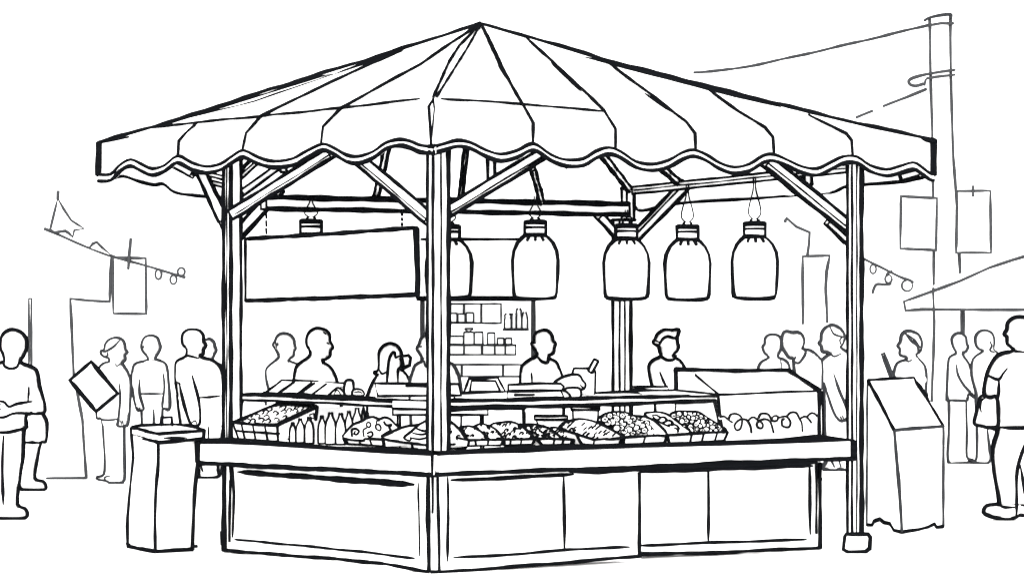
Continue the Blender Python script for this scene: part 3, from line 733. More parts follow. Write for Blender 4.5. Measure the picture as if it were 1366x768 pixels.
mound("pastries", "wide pile of folded pastries spread round the front post", [(510, 584), (523, 576), (540, 569), (559, 566), (575, 557), (590, 557), (602, 563), (613, 573), (622, 585), (627, 590), (600, 592), (577, 593), (545, 590)], PR, .27, 'none', 0, 3.6, 3, seed=6, hm=.07,
      extra=[[(559, 566), (548, 575), (539, 583), (546, 587), (549, 584)], [(556, 571), (566, 574), (572, 573)], [(551, 577), (562, 579), (572, 577)], [(547, 583), (560, 585), (572, 582)]] +
            [[(600 + 2.5 * math.cos(t), 574 + 3 * math.sin(t)) if k == 0 else (612 + 3 * math.cos(t), 583 + 3 * math.sin(t)) for t in np.linspace(0, 5.4, 8)] for k in (0, 1)])
tray("food_tray", "tray in front of the folded pastries left of the front post", [(510, 585), (545, 588.5), (575, 590.5)], [(515, 597), (545, 598), (575, 598.5)], PL, .2, .2, .02, [(532, 533.5), (549, 550.5)], 3)
tray("food_tray", "tray of the folded pastries just right of the front post", [(579, 590.5), (600, 589), (627, 587)], [(579, 598.5), (600, 598), (621, 597)], PR, .2, .2, .02, [(600, 600)], 3)
k9 = (590, 500, k7)
MM = (("filled_rolls", "first narrow row of curled rolls right of the front post", [(165, 490), (230, 475), (290, 485), (350, 520), (425, 590), (430, 610), (255, 612), (210, 540)], 'leaf', 10, .10, 2.6),
      ("spotted_rolls", "second row of rolls with dark dots, between two curled rows", [(290, 490), (330, 462), (370, 455), (430, 470), (500, 510), (560, 585), (565, 605), (430, 610), (360, 530)], 'chip', 9, .11, 2),
      ("glazed_buns", "wider dome-backed row of glazed buns with hooked marks", [(450, 475), (480, 450), (560, 440), (640, 435), (720, 465), (800, 530), (860, 590), (860, 605), (570, 608), (520, 530)], 'leaf', 18, .12, 2.8),
      ("seeded_sticks", "dark hatched row of seeded sticks left of the noodle tray", [(735, 475), (800, 458), (900, 465), (1000, 500), (1115, 590), (1110, 605), (870, 605), (820, 540)], 'chip', 40, .13, 2.0),
      ("herb_sticks", "narrow dark row of herb sticks touching the noodle tray", [(1005, 505), (1060, 488), (1150, 530), (1245, 585), (1240, 605), (1110, 605)], 'dash', 20, .14, 2.0))
for i, (nm, lb, o_, kd, n_, ins, sz) in enumerate(MM):
    mound(nm, lb, zc(*k9, o_), PR, ins, kd, n_, 3, sz, seed=20 + i, hm=.06)
tray("food_tray", "long tray under the curled and spotted rolls", zc(*k9, [(250, 606), (430, 600), (565, 598)]), zc(*k9, [(240, 660), (420, 656), (545, 652)]), PR, -.02, .3, .03, [(634, 635), (651.5, 650.5)], 2.8)
tray("food_tray", "tray under the glazed buns with three front slats", zc(*k9, [(572, 598), (720, 596), (862, 590)]), zc(*k9, [(575, 652), (720, 650), (835, 645)]), PR, -.02, .3, .03, [(681.5, 680.5), (696, 694.5)], 2.8)
tray("food_tray", "slatted tray under the two dark hatched rows", zc(*k9, [(880, 592), (1040, 594), (1225, 600)]), zc(*k9, [(925, 648), (1040, 645), (1215, 640)]), PR, -.02, .3, .03, [(740, 738), (752, 750), (763, 761)], 2.8)
k5 = (730, 500, k7)
mound("noodles", "flat pale bed of thin curved noodles on a wide angular tray", zc(*k5, [(115, 482), (170, 438), (300, 410), (430, 430), (560, 490), (690, 560), (690, 582), (440, 602), (280, 550), (130, 492)]), PR, .06, 'dash', 26, 3.4, 2.7, seed=41, hm=.04)
tray("food_tray", "angular tray under the thin curved noodles", zc(*k5, [(270, 547), (300, 557), (440, 602), (570, 592), (700, 580)]), zc(*k5, [(320, 642), (370, 648), (430, 652), (560, 648), (690, 640)]), PR, -.04, .3, .04, [(793, 791.5), (829, 826)], 3)
mb_o = zc(*k5, [(470, 425), (520, 372), (600, 347), (720, 345), (800, 378), (900, 388), (1000, 430), (1115, 552), (980, 568), (720, 578), (600, 480)])
mound("potato_heap_base", "rounded base under the heap of small round potatoes", mb_o, PR, .12, 'none', 0, 3.2, 3, seed=42, hm=.05)
def rounds(name, label, poly, pp, ins, r, n, grp, cat, seed):
    R = random.Random(seed); xs = [p[0] for p in poly]; ys = [p[1] for p in poly]; pts = []; t = 0
    while len(pts) < n and t < 6000:
        t += 1; x, y = R.uniform(min(xs), max(xs)), R.uniform(min(ys), max(ys))
        if not inside(poly, np.array([x, x - r, x + r, x, x]), np.array([y, y, y, y - r * .8, y + r * .8])).all(): continue
        if any((x - a) ** 2 + (y - b) ** 2 < (r * 1.55) ** 2 for a, b in pts): continue
        pts.append((x, y))
    for x, y in pts:
        rr = r * R.uniform(.82, 1.2); Y = pp(x, 0, ins - .09 - (y - min(ys)) * .001).y; px = Y / FPX; c = P(x, y, Y); e = R.uniform(.8, 1)
        mb = MB(); prof = [(max(.02, math.cos(a)) * rr * px, math.sin(a) * rr * e * px) for a in np.linspace(-1.57, 1.57, 7)]
        mb.lathe(tuple(c), prof, 10, 0)
        j1, j2, a0 = R.uniform(0, 6.28), R.uniform(.08, .28), R.uniform(0, 6.28)
        mb.ink([c + Vector((math.cos(a) * rr * px, -.004, math.sin(a) * rr * e * px)) * 1.0 + Vector((math.cos(a), 0, math.sin(a))) * (rr * px * j2 * math.sin(2 * a + j1)) for a in np.linspace(a0, a0 + R.uniform(4.6, 6.28), 12)], 2.2, wob=0)
        if R.random() < .5: mb.ink([c + Vector((dx * rr * px, -rr * px, dz * rr * px)) for dx, dz in ((-.4, -.1), (.1, .25), (.4, -.2))], 1.2, wob=0)
        tag(mb.build(name), label, cat, grp)
rounds("potato", "small round potato in the tall heap behind the middle tray", mb_o, PR, .12, 3.7, 34, "potatoes in the heap", "potato", 9)
tray("food_tray", "shallow tray holding the heap of round potatoes", zc(*k5, [(715, 580), (900, 568), (1115, 552)]), zc(*k5, [(705, 645), (900, 638), (1090, 628)]), PR, -.03, .3, .03, [(861, 858)], 3)
k6 = (860, 500, 5.464)
mound("mushroom_strip", "strip of chopped mushrooms lying along a smooth board", zc(*k6, [(0, 285), (40, 272), (120, 272), (190, 300), (260, 355), (345, 420), (250, 432), (165, 436), (90, 360)]), PR, .1, 'none', 0, 3.2, 3, seed=43, hm=.04,
      extra=[zc(*k6, l) for l in ([(50, 295), (80, 290), (110, 310), (85, 325), (60, 305)], [(105, 310), (140, 305), (160, 330), (130, 345)], [(150, 325), (190, 335), (205, 360), (170, 360)], [(190, 350), (230, 365), (250, 390), (215, 385)], [(90, 330), (130, 350), (180, 375)], [(225, 385), (245, 405), (235, 412)])])
nut = zc(*k6, [(190, 295), (230, 270), (310, 266), (390, 270), (450, 308), (520, 350), (600, 410), (480, 425), (350, 428), (270, 365)])
mound("nugget_heap_base", "sloping base under the heap of small nuggets at the tray row's right end", nut, PR, .1, 'none', 0, 3.2, 3, seed=44, hm=.04)
rounds("nugget", "small knobbly nugget in the heap at the right end of the trays", nut, PR, .1, 3.1, 34, "nuggets in the end heap", "nugget", 11)
tray("food_tray", "end tray with slanted right corner holding the nuggets", zc(*k6, [(165, 437), (345, 428), (605, 412)]), zc(*k6, [(180, 495), (350, 490), (578, 476)]), PR, -.04, .3, .03, [(923, 920.5), (939, 936), (957, 953.5)], 3)

# ------------------------------------------------------------------ glazed case at the right
cs = thing("glass_case", "large glazed pastry case with sloping top at the right end of the counter", "display case", tuple(PR(1010, 589, .2)))
def cR_(x, y, i): return PR(x, y, i)
fTL, fTR, fBL, fBR = cR_(959, 526, .03), cR_(1093, 521, .03), cR_(961, 590, .03), cR_(1093, 586, .03)
tBL, tBR, tL0 = cR_(922, 493, .42), cR_(1052, 493.5, .5), cR_(901, 492, .3)
lB = cR_(903, 588, .3); rB = cR_(1097, 586, .55); rT = cR_(1097, 520, .55)
mb = MB(); mb.add([tBL, tBR, fTR, fTL], [[0, 1, 2, 3]], 4); mb.add([tL0, tBL, fTL], [[0, 1, 2]], 4)
mb.ink([cR_(901, 492, .24), cR_(922, 493, .3), cR_(980, 494, .34), cR_(1052, 493.5, .4)], 5); mb.ink([tBR, cR_(1072, 507, .3), fTR], 6); mb.ink([fTL, fTR], 2.8); mb.ink([cR_(921, 494, .4), fTL], 2.8)
mb.build("sloping_top", cs)
mb = MB(); mb.add([tL0, fTL, fBL, lB], [[0, 1, 2, 3]], 4); mb.ink([tL0, cR_(902, 520, .3)], 5); mb.build("side_panel", cs)
mb = MB(); mb.add([tBR, rT, rB, fBR, fTR], [[0, 1, 2, 3, 4]], 4); mb.ink([cR_(1097, 522, .3), cR_(1098, 586, .3)], 3); mb.build("side_panel", cs)
mb = MB(); mb.add([tL0, tBR, rT, rB, lB], [[0, 1, 2, 3, 4]]); mb.build("back_panel", cs)
mb = MB(); mb.ink([fTR, fBR], 5.2); mb.ink([fTL, cR_(960, 550, .03)], 2.2); mb.build("frame", cs)
gl = MB(); gl.add([fTL, fTR, fBR, fBL], [[0, 1, 2, 3]], 4); gl.build("glass_front", cs)
# twisted pastries inside
tw = [([(550, 305), (580, 300), (610, 325), (640, 345)], "flat twisted pastry at the left wall of the glass case"),
      ([(610, 325), (630, 285), (680, 285), (710, 320), (700, 385), (670, 400), (655, 365), (690, 325), (740, 325), (770, 370), (778, 420)], "large looped pastry, first big curl in the glass case"),
      ([(755, 330), (790, 305), (830, 330), (860, 355), (855, 385), (825, 380), (820, 345), (870, 320), (915, 340), (940, 420)], "second looped pastry with a long drooping tail"),
      ([(830, 310), (850, 280), (900, 285), (930, 330), (965, 330), (970, 300), (940, 298), (925, 325)], "high arched pastry with a tiny ring at its end"),
      ([(975, 310), (1030, 300), (1062, 340), (1050, 378), (1005, 370), (1000, 330), (1015, 320)], "round open ring pastry right of centre in the glass case"),
      ([(1035, 300), (1065, 272), (1105, 275), (1130, 320), (1145, 350), (1150, 412)], "tall arched pastry with a tail reaching down, near the right wall"),
      ([(1135, 315), (1170, 300), (1200, 325), (1215, 348)], "small low arch pastry behind the tailed one"),
      ([(1185, 300), (1215, 275), (1245, 285), (1255, 300)], "half-hidden arch pastry against the right wall of the glass case")]
for pts, lb in tw:
    q = catmull(zc(*k6, pts), False, 4); mb = MB(); Yc_ = [PR(x, 0, .14 + .012 * math.sin(i * .3)).y for i, (x, y) in enumerate(q)]
    path = [P(x, y, yy) for (x, y), yy in zip(q, Yc_)]
    mb.ink(path, 2.6, wob=0, m=K)
    mb.ink([p + Vector((0, .025, -.008)) for p in path], 5, m=0, wob=0)
    tag(mb.build("twisted_pastry"), lb, "pastry", "twisted pastries in the glass case")

# ------------------------------------------------------------------ things on the shelf top
def flat(name, label, cat, pts, pp, ins, t=.04, w_=3.2, inks=(), group=None, iw=None, smooth=False, m=K):
    pts = catmull(pts, True, 3) if smooth else pts
    mb = MB(); N3 = NL3 if pp is PL else NR3
    Y = pp(sum(p[0] for p in pts) / len(pts), 0, ins).y
    mb.prism([P(x, y, Y) for x, y in pts], (0, t, 0), w_, m)
    for l in inks: mb.ink([P(x, y, Y - .008) for x, y in l], iw or w_ * .8, m, smooth=len(l) > 2)
    return tag(mb.build(name), label, cat, group)
# sloping stack of packets
sp = MB(); fr = [PL(354, 524.5, .3), PL(437, 528, .3)]; bc = [PL(376, 507.5, .62), PL(463, 512, .62)]
sp.add([fr[0], fr[1], PL(450, 517, .5), bc[1], PL(424, 508.5, .62), bc[0]], [[0, 1, 2, 3, 4, 5]])
sp.add([fr[0] - Vector((0, 0, .02)), fr[1] - Vector((0, 0, .02)), bc[1] - Vector((0, 0, .02)), bc[0] - Vector((0, 0, .02))], [[3, 2, 1, 0]])
sp.ink([fr[0], bc[0], PL(394, 508, .62), PL(424, 509, .62), PL(426, 511, .62), bc[1]], 4.2, wob=0); sp.ink([fr[0], fr[1]], 3)
for a, b, w_ in (((370, 526), (394, 508), 3), ((394, 526.5), (416, 510.5), 2.6), ((398, 527), (420, 511), 3.2), ((414, 527.5), (436, 512.5), 3), ((438, 528), (452, 517), 3.8)): sp.ink([PL(*a, .3) - Vector((0, .06, 0)), PL(*b, .6) - Vector((0, .06, 0))], w_)
tag(sp.build("wrapped_packets"), "sloping row of flat wrapped packets leaning on the shelf top at left", "packets")
puff("salt_shaker", [(460, 526), (460, 512), (462, 507.5), (467, 506.5), (471, 509), (471.5, 518), (473, 527)], PL(466, 0, .4).y, 3.4, hmax=.05)[0]
o = bpy.data.objects["salt_shaker"]; tag(o, "small rounded shaker standing at the right end of the wrapped packets", "shaker")
o, _ = puff("paper_twist", [(440, 527), (447, 519), (451, 517), (456, 520), (460, 527)], PL(450, 0, .36).y, 3, hmax=.04, inks=[[(446, 525), (450, 520), (455, 526)]]); tag(o, "crumpled paper twist wedged against the wrapped packets", "paper twist")
o, _ = puff("folded_napkin", [(471, 527), (471, 520), (478, 518.5), (484, 521), (485, 527)], PL(478, 0, .42).y, 3, hmax=.04, inks=[[(473, 523), (479, 522), (483, 524)]]); tag(o, "small folded napkin lying right of the rounded shaker", "napkin")
flat("long_box", "long shallow white box lying on the shelf behind the front post", "box", [(500, 511), (612, 512), (615, 527), (504, 528)], PR, .35, .2, 3.2, [[(541, 515), (575, 515)]])
ts = MB(); Yt = PR(640, 0, .45).y
ts.prism([P(x, y, Yt) for x, y in ((619, 523), (625.5, 505), (664, 503.5), (674, 522))], (0, .04, 0), 3.2)
ts.ink([P(x, y, Yt - .01) for x, y in ((627, 521), (629, 508), (661, 507.5), (667, 521))], 2.6)
tag(ts.build("tablet_stand"), "framed tablet propped upright on the shelf in front of the stocked shelf unit", "tablet")
flat("low_board", "plain low board lying under the propped tablet", "board", [(606, 525), (640, 523.5), (677, 522), (677, 532), (606, 534)], PR, .38, .2, 2.6)
flat("upper_box", "upper of two flat boxes stacked before the middle vendor", "box", [(678, 513), (720, 511), (748, 511.5), (752, 515), (750, 520), (678, 521)], PR, .36, .22, 3.2, group="stacked flat boxes")
flat("lower_box", "lower of two flat boxes, with a short printed line", "box", [(677, 522), (748, 521), (752, 529), (676, 532)], PR, .35, .22, 3, [[(686, 526.5), (713, 526)]], group="stacked flat boxes", iw=2.6)
o, _ = puff("bread_loaf", [(739, 511), (748, 504), (760, 500), (772, 500), (777, 507), (781, 512), (779, 518), (772, 519), (765, 517), (752, 519), (747, 514)], PR(760, 0, .38).y, 3.8, hmax=.09, inks=[[(774, 513), (778, 517)], [(748, 518), (760, 518), (770, 517)]])
tag(o, "rounded crusty loaf resting on the flat boxes beside the cup", "bread")
o, _ = puff("cloth_roll", [(733, 521), (745, 519.5), (755, 522), (761, 529), (752, 531), (735, 531), (729, 527)], PR(745, 0, .33).y, 3, hmax=.05, inks=[[(738, 523), (733, 523), (731, 527), (735, 530), (740, 528), (739, 524), (736, 523)]])
tag(o, "rolled cloth with a round coiled end lying before the flat boxes", "cloth")
o, _ = puff("paper_bag", [(752, 519), (770, 517), (775, 522), (773, 530), (760, 530)], PR(765, 0, .34).y, 2.8, hmax=.04)
tag(o, "small folded paper bag between the cloth roll and the cup", "paper bag")
Yc2 = PR(782, 0, .5).y; px = Yc2 / FPX
cup = MB(); c = tuple(P(779, 525, Yc2)); cup.lathe(c, [(14 * px, 0), (14.8 * px, 28 * px), (13 * px, 34 * px)], 20, 4.0, rims=((13 * px, 34 * px, 3),)); cup = tag(cup.build("drink_cup"), "large white drink cup with a thick straw near the rear post", "cup")
stw = MB(); a = P(787, 496, Yc2 - .06); b = P(795.5, 480, Yc2 - .06); stw.bar(a, b, 6 * px, 6 * px, 3); stw.build("straw", cup)
flat("small_tray", "narrow flat tray before the vendor with swept-up hair", "tray", [(842, 515.5), (891, 515.5), (892, 521.5), (844, 519)], PR, .5, .2, 3.2)
mb = MB(); Y = PR(830, 0, .5).y; mb.prism([P(x, y, Y) for x, y in ((775, 525), (825, 522), (900, 520), (958, 525.5), (958, 527.5), (775, 529.5))], (0, .1, 0), 2.4); mb.ink([P(x, y, Y - .02) for x, y in ((800, 524), (840, 522), (856, 525))], 4, taper=.7)
tag(mb.build("cutting_board"), "long thin cutting board stretching from the cup to the glass case", "cutting board")
# seen through the display: stool and bowls inside the stall
st = thing("side_table", "narrow table with slim legs standing inside the stall behind the front post", "table", (P(588, 0, 26).x, 26, 0))
mb = MB(); mb.prism([P(x, y, 25.9) for x, y in rect(524, 545.5, 651, 553)], (0, .4, 0), 3.6); mb.build("tabletop", st)
for x in (532, 643):
    mb = MB(); X = P(x, 0, 26).x; zt = P(0, 553, 26).z; mb.bar(Vector((X, 26.0, 0)), Vector((X, 26.0, zt)), .02, .02, 2.4); mb.build("leg", st)
wt = thing("work_table", "low work table inside the stall under the bowl and pot", "table", (P(755, 0, 26.2).x, 26.2, 0))
mb = MB(); mb.prism([P(x, y, 26.0) for x, y in rect(706, 573, 806, 578)], (0, .5, 0), 2.4); mb.build("tabletop", wt)
for x in (710, 802):
    mb = MB(); X = P(x, 0, 26.1).x; zt = P(0, 578, 26.1).z; mb.bar(Vector((X, 26.1, 0)), Vector((X, 26.1, zt)), .03, .03, 2.4); mb.build("leg", wt)
Yb = 26.2; px = Yb / FPX
mb = MB(); mb.lathe(tuple(P(735, 573, Yb)), [(14 * px, 0), (17 * px, 8 * px), (19 * px, 13 * px), (21.5 * px, 14 * px), (21.5 * px, 18 * px)], 24, 3, rims=((21.5 * px, 14 * px, 3), (21.5 * px, 18.5 * px, 3)))
tag(mb.build("mixing_bowl"), "wide rimmed mixing bowl seen through the display below the flat boxes", "bowl")
Yb = 26.3; px = Yb / FPX
mb = MB(); mb.lathe(tuple(P(781, 573, Yb)), [(15.5 * px, 0), (16.5 * px, 25 * px), (18.5 * px, 27 * px), (18.5 * px, 31 * px)], 24, 3, rims=((18.5 * px, 27 * px, 3.2), (18.5 * px, 31 * px, 3)))
tag(mb.build("cooking_pot"), "straight-sided pot with a thick rim seen through the display", "pot")

WPLUS = 1.8
# ------------------------------------------------------------------ waste bin and information stand
bn = thing("waste_bin", "tall square waste bin with overhanging lid left of the stall", "bin", (P(213, 0, 25.6).x, 25.6, 0))
e = {'l': ([(177, 580), (179, 610), (175, 645), (171.5, 690), (171.5, 728)], 25.75), 'm': ([(211, 590), (210.5, 620), (208, 650), (207, 690), (207, 735)], 25.1),
     'r': ([(261, 585), (264, 610), (259.5, 650), (258, 690), (256, 733)], 25.35)}
L_, M_, R2 = [[P(x, y, Y) for x, y in p] for p, Y in (e['l'], e['m'], e['r'])]
for q in (L_, M_, R2): q[-1].z = 0.0
Bk = [l + r - m for l, m, r in zip(L_, M_, R2)]
mb = MB(); n = 5
for a, b in ((L_, M_), (M_, R2), (R2, Bk), (Bk, L_)): mb.add(a + b, [[i, i + 1, n + i + 1, n + i] for i in range(n - 1)])
mb.ink(L_, 5, smooth=True); mb.ink(M_, 3, smooth=True); mb.ink(R2, 5, smooth=True); mb.ink([L_[-1], M_[-1]], 5); mb.ink([M_[-1], R2[-1]], 5.4)
mb.ink([P(168.5, 724, 25.7), P(174, 727, 25.7)], 2.6); mb.ink([P(255, 728, 25.3), P(263, 728, 25.3)], 2.6)
mb.build("bin_body", bn)
lid = MB(); t_ = [P(176, 570, 25.95), P(212, 578.5, 25.0), P(272, 574, 25.3), P(236, 567, 26.2)]; b_ = [P(176, 580.5, 25.95), P(212, 590, 25.0), P(271, 584.5, 25.3), P(236, 580, 26.2)]
lid.add(t_ + b_, [(0, 1, 2, 3), (7, 6, 5, 4)] + [(i, 4 + i, 4 + (i + 1) % 4, (i + 1) % 4) for i in range(4)])
lid.ink([t_[0], P(186, 567.5, 26.1), t_[3], P(256, 568, 25.8), t_[2]], 4.4); lid.ink([t_[0], t_[1], t_[2]], 3.2); lid.ink([b_[0], b_[1], b_[2]], 3.8); lid.ink([t_[0], b_[0]], 4); lid.ink([t_[2], b_[2]], 4.2)
lid.ink([P(219, 584, 24.95), P(249, 583.5, 24.95)], 2.4, taper=.5)
lo_ = lid.build("lid", bn)
hd = MB(); hd.ink([P(x, y, 25.8) for x, y in ((215, 567), (215.5, 556.5), (229, 556), (229.5, 567))], 4, wob=0); hd.build("handle", bn)

sd_ = thing("information_stand", "tall white lectern-like stand with sloping blank top right of the stall", "stand", (P(1210, 0, 28).x, 28.0, 0))
a, b, c, d = P(1158, 507, 28.3), P(1219, 504, 28.9), P(1258, 568, 27.95), P(1193, 573.5, 27.6)
bot_l = [P(x, y, Y) for x, y, Y in ((1157, 699.5, 28.3), (1164, 700, 28.2), (1167, 694, 28.1), (1174, 691.5, 28), (1179, 696, 27.9), (1188, 698, 27.8), (1193, 707, 27.65), (1203, 709, 27.6))]
bot_r = [P(x, y, Y) for x, y, Y in ((1203, 709, 27.6), (1225, 706, 27.7), (1238, 702, 27.8), (1246, 698, 27.85), (1249, 702.5, 27.9), (1258, 701.5, 27.95))]
mb = MB(); mb.add([a, d] + bot_l[::-1], [list(range(10))]); mb.add([d, c] + bot_r[::-1], [list(range(8))])
mb.add([b, a, bot_l[0], bot_l[0] + (b - a)], [[0, 1, 2, 3]]); mb.add([c, b, bot_l[0] + (b - a), bot_r[-1]], [[0, 1, 2, 3]])
zz = lambda p: Vector((p.x, p.y, -.01))
mb.add([bot_l[0], bot_l[-1], zz(bot_l[-1]), zz(bot_l[0])], [[0, 1, 2, 3]]); mb.add([bot_r[0], bot_r[-1], zz(bot_r[-1]), zz(bot_r[0])], [[0, 1, 2, 3]])
for p_, q_ in zip(bot_l + bot_r, bot_l[1:] + bot_r): 
    if (p_ - q_).length > .001: mb.add([p_ + Vector((0, .004, 0)), q_ + Vector((0, .004, 0)), zz(q_) + Vector((0, .004, 0)), zz(p_) + Vector((0, .004, 0))], [[0, 1, 2, 3]])
mb.ink([a, P(1157, 600, 28.3), bot_l[0]], 2.8, G2); mb.ink(bot_l, 3.8); mb.ink(bot_r, 3.6); mb.ink([d, P(1199, 640, 27.6), bot_r[0]], 3.2, G2); mb.ink([c, bot_r[-1]], 3.4, G2)
mb.build("cabinet", sd_)
mb = MB(); mb.add([a, b, c, d, *(p - Vector((0, 0, .03)) for p in (a, b, c, d))], [(0, 1, 2, 3), (7, 6, 5, 4)]); mb.ink([a, b, c], 3.6); mb.ink([a, d], 3.4); mb.ink([d, c], 3.2, G2)
mb.ink([P(1221, 507, 28.8), P(1240, 536, 28.4)], 4.6, taper=.5)
mb.build("sloping_top", sd_)

# ------------------------------------------------------------------ people
def pts(x0, y0, k, l): return zc(x0, y0, k, l)
# near left man
z = (0, 420, 2.742)
person("person in T-shirt and long trousers with folded hands, cut off by the left edge",
       pts(*z, [(45, 54), (75, 62), (95, 85), (98, 110), (95, 128), (85, 150), (75, 165), (82, 178), (125, 195), (138, 215), (145, 260), (160, 310), (165, 340), (157, 358), (98, 364), (97, 408), (88, 420), (84, 520), (72, 600), (64, 690), (90, 706), (100, 722), (95, 738), (60, 742), (0, 742), (-40, 742), (-50, 715), (-45, 690), (-42, 600), (-60, 420), (-65, 360), (-90, 330), (-90, 290), (-70, 220), (-50, 195), (0, 176), (18, 168), (12, 140), (3, 120), (3, 100), (10, 75), (25, 60)]),
       690, 4, K, [pts(*z, l) for l in ([(18, 165), (22, 185), (45, 195), (68, 188), (74, 165)], [(112, 262), (109, 312)], [(-20, 312), (20, 315), (40, 333), (70, 323), (124, 315)], [(-20, 368), (20, 373), (65, 357), (155, 360)], [(-5, 325), (10, 326)], [(-5, 342), (9, 343)], [(-55, 430), (0, 428), (40, 427), (92, 413)], [(98, 364), (97, 408)], [(20, 440), (16, 560), (18, 690)])],
       [("hair", pts(*z, [(-20, 30), (120, 30), (120, 85), (90, 90), (70, 75), (35, 72), (12, 90), (-20, 95)]), None), ("shirt", pts(*z, [(-120, 182), (20, 182), (45, 196), (72, 180), (200, 180), (200, 362), (110, 362), (98, 412), (40, 427), (-60, 430), (-120, 400)]), None), ("trousers", pts(*z, [(-80, 431), (40, 428), (98, 413), (100, 700), (-80, 700)]), None), ("shoe", pts(*z, [(-80, 701), (120, 701), (120, 760), (-80, 760)]), None)], iw=3)
person("short person in knee-length shorts, almost hidden behind the T-shirt person at left",
       pts(*z, [(95, 212), (112, 225), (112, 245), (105, 258), (125, 268), (138, 300), (150, 340), (158, 362), (172, 395), (168, 462), (150, 467), (134, 540), (128, 597), (158, 608), (168, 625), (162, 636), (110, 638), (78, 634), (72, 600), (70, 470), (58, 460), (50, 380), (50, 300), (60, 268), (85, 258), (78, 240), (80, 222)]),
       652.5, 3.6, K, [pts(*z, [(85, 463), (165, 463)])], [("shorts", pts(*z, [(20, 360), (200, 360), (200, 464), (20, 464)]), None), ("shoe", pts(*z, [(20, 601), (200, 601), (200, 660), (20, 660)]), None)])
# person with board and neighbours
z = (80, 430, 3.491)
person("person with low bun in long tunic and trousers, holding a tilted board",
       pts(*z, [(265, 71), (292, 82), (303, 105), (305, 125), (315, 138), (303, 150), (304, 172), (290, 187), (295, 200), (318, 235), (330, 290), (326, 380), (320, 450), (312, 480), (300, 485), (300, 600), (300, 730), (270, 742), (235, 744), (212, 735), (178, 730), (172, 718), (205, 706), (210, 640), (205, 560), (196, 452), (172, 445), (175, 380), (178, 300), (182, 215), (205, 190), (228, 183), (226, 165), (208, 160), (192, 148), (190, 132), (206, 126), (212, 100), (232, 78)]),
       640, 2.7, G2, [pts(*z, l) for l in ([(172, 447), (230, 452), (278, 447)], [(280, 275), (286, 350), (278, 450), (274, 478), (300, 483)], [(288, 455), (290, 472)], [(297, 455), (298, 470)], [(282, 80), (255, 112), (215, 135), (195, 132)], [(226, 140), (222, 155), (205, 158)], [(262, 192), (270, 202), (283, 192)], [(212, 735), (214, 718), (238, 712)])],
       [("hair", pts(*z, [(150, 50), (282, 50), (282, 80), (255, 112), (226, 135), (224, 166), (150, 170)]), None), ("tunic", pts(*z, [(100, 188), (262, 190), (270, 202), (290, 190), (400, 190), (400, 448), (278, 448), (230, 452), (100, 447)]), None), ("trousers", pts(*z, [(160, 453), (278, 450), (273, 484), (340, 486), (340, 706), (160, 706)]), None), ("shoe", pts(*z, [(160, 707), (340, 707), (340, 760), (160, 760)]), None)])
tag(flat("held_board", "", "", [(1, 1), (2, 1), (2, 2)], PL, 3, .01, 0) if 0 else (lambda mb: (mb.prism([P(x, y, ground_depth(643.5) - .26) for x, y in pts(*z, [(145, 182), (268, 330), (168, 413), (46, 268)])], (0, .02, 0), 4.4), mb.build("placard"))[1])(MB()),
    "blank white board held tilted on one corner by the person with the bun", "board")
person("person facing away, standing between the person with the board and the bin",
       pts(*z, [(425, 60), (453, 70), (463, 95), (468, 115), (460, 138), (446, 160), (448, 172), (480, 183), (498, 205), (505, 270), (512, 350), (511, 398), (500, 408), (478, 406), (476, 560), (472, 700), (480, 718), (440, 722), (385, 720), (375, 712), (384, 690), (382, 560), (380, 412), (366, 410), (356, 395), (345, 350), (334, 280), (340, 215), (355, 190), (405, 176), (408, 160), (390, 138), (380, 118), (382, 92), (396, 68)]),
       636.5, 2.6, G2, [pts(*z, l) for l in ([(375, 265), (376, 330), (392, 385), (395, 402), (380, 411)], [(484, 235), (490, 300), (481, 390), (480, 404)], [(380, 330), (430, 332), (484, 330)], [(441, 405), (441, 700)], [(376, 395), (372, 408)], [(384, 118), (394, 110)])],
       [("shirt", pts(*z, [(300, 178), (550, 178), (550, 395), (484, 395), (484, 331), (380, 331), (395, 390), (300, 390)]), None), ("trousers", pts(*z, [(381, 332), (484, 332), (484, 700), (360, 700), (376, 411)]), None), ("shoe", pts(*z, [(350, 701), (500, 701), (500, 730), (350, 730)]), None)])
person("broad person in profile with short sleeves, right behind the bin and beside the left post",
       pts(*z, [(612, 32), (650, 38), (668, 62), (668, 88), (680, 105), (668, 125), (666, 145), (650, 160), (720, 182), (755, 230), (765, 330), (760, 480), (745, 600), (735, 680), (742, 712), (700, 720), (650, 718), (640, 700), (600, 600), (563, 468), (548, 335), (540, 278), (538, 205), (548, 178), (586, 158), (590, 122), (572, 100), (570, 62), (585, 40)]),
       635.5, 3.4, K, [pts(*z, l) for l in ([(560, 282), (575, 350), (598, 430), (612, 466), (625, 478), (650, 475), (658, 440), (650, 350), (620, 245)], [(542, 275), (565, 284)], [(655, 348), (700, 346), (748, 339)], [(697, 485), (696, 540)], [(620, 463), (635, 455), (640, 468)], [(586, 158), (606, 155), (648, 166)], [(650, 660), (655, 710)], [(660, 662), (668, 690)])],
       [("hair", pts(*z, [(540, 20), (700, 20), (675, 60), (620, 70), (600, 118), (540, 118)]), None), ("shirt", pts(*z, [(500, 160), (604, 156), (648, 166), (800, 160), (800, 338), (700, 347), (654, 349), (625, 250), (640, 300), (566, 284), (500, 290)]), None), ("trousers", pts(*z, [(500, 350), (556, 350), (610, 470), (650, 476), (658, 350), (800, 340), (800, 670), (560, 670)]), None), ("shoe", pts(*z, [(560, 690), (800, 690), (800, 740), (560, 740)]), None)], iw=2.8)
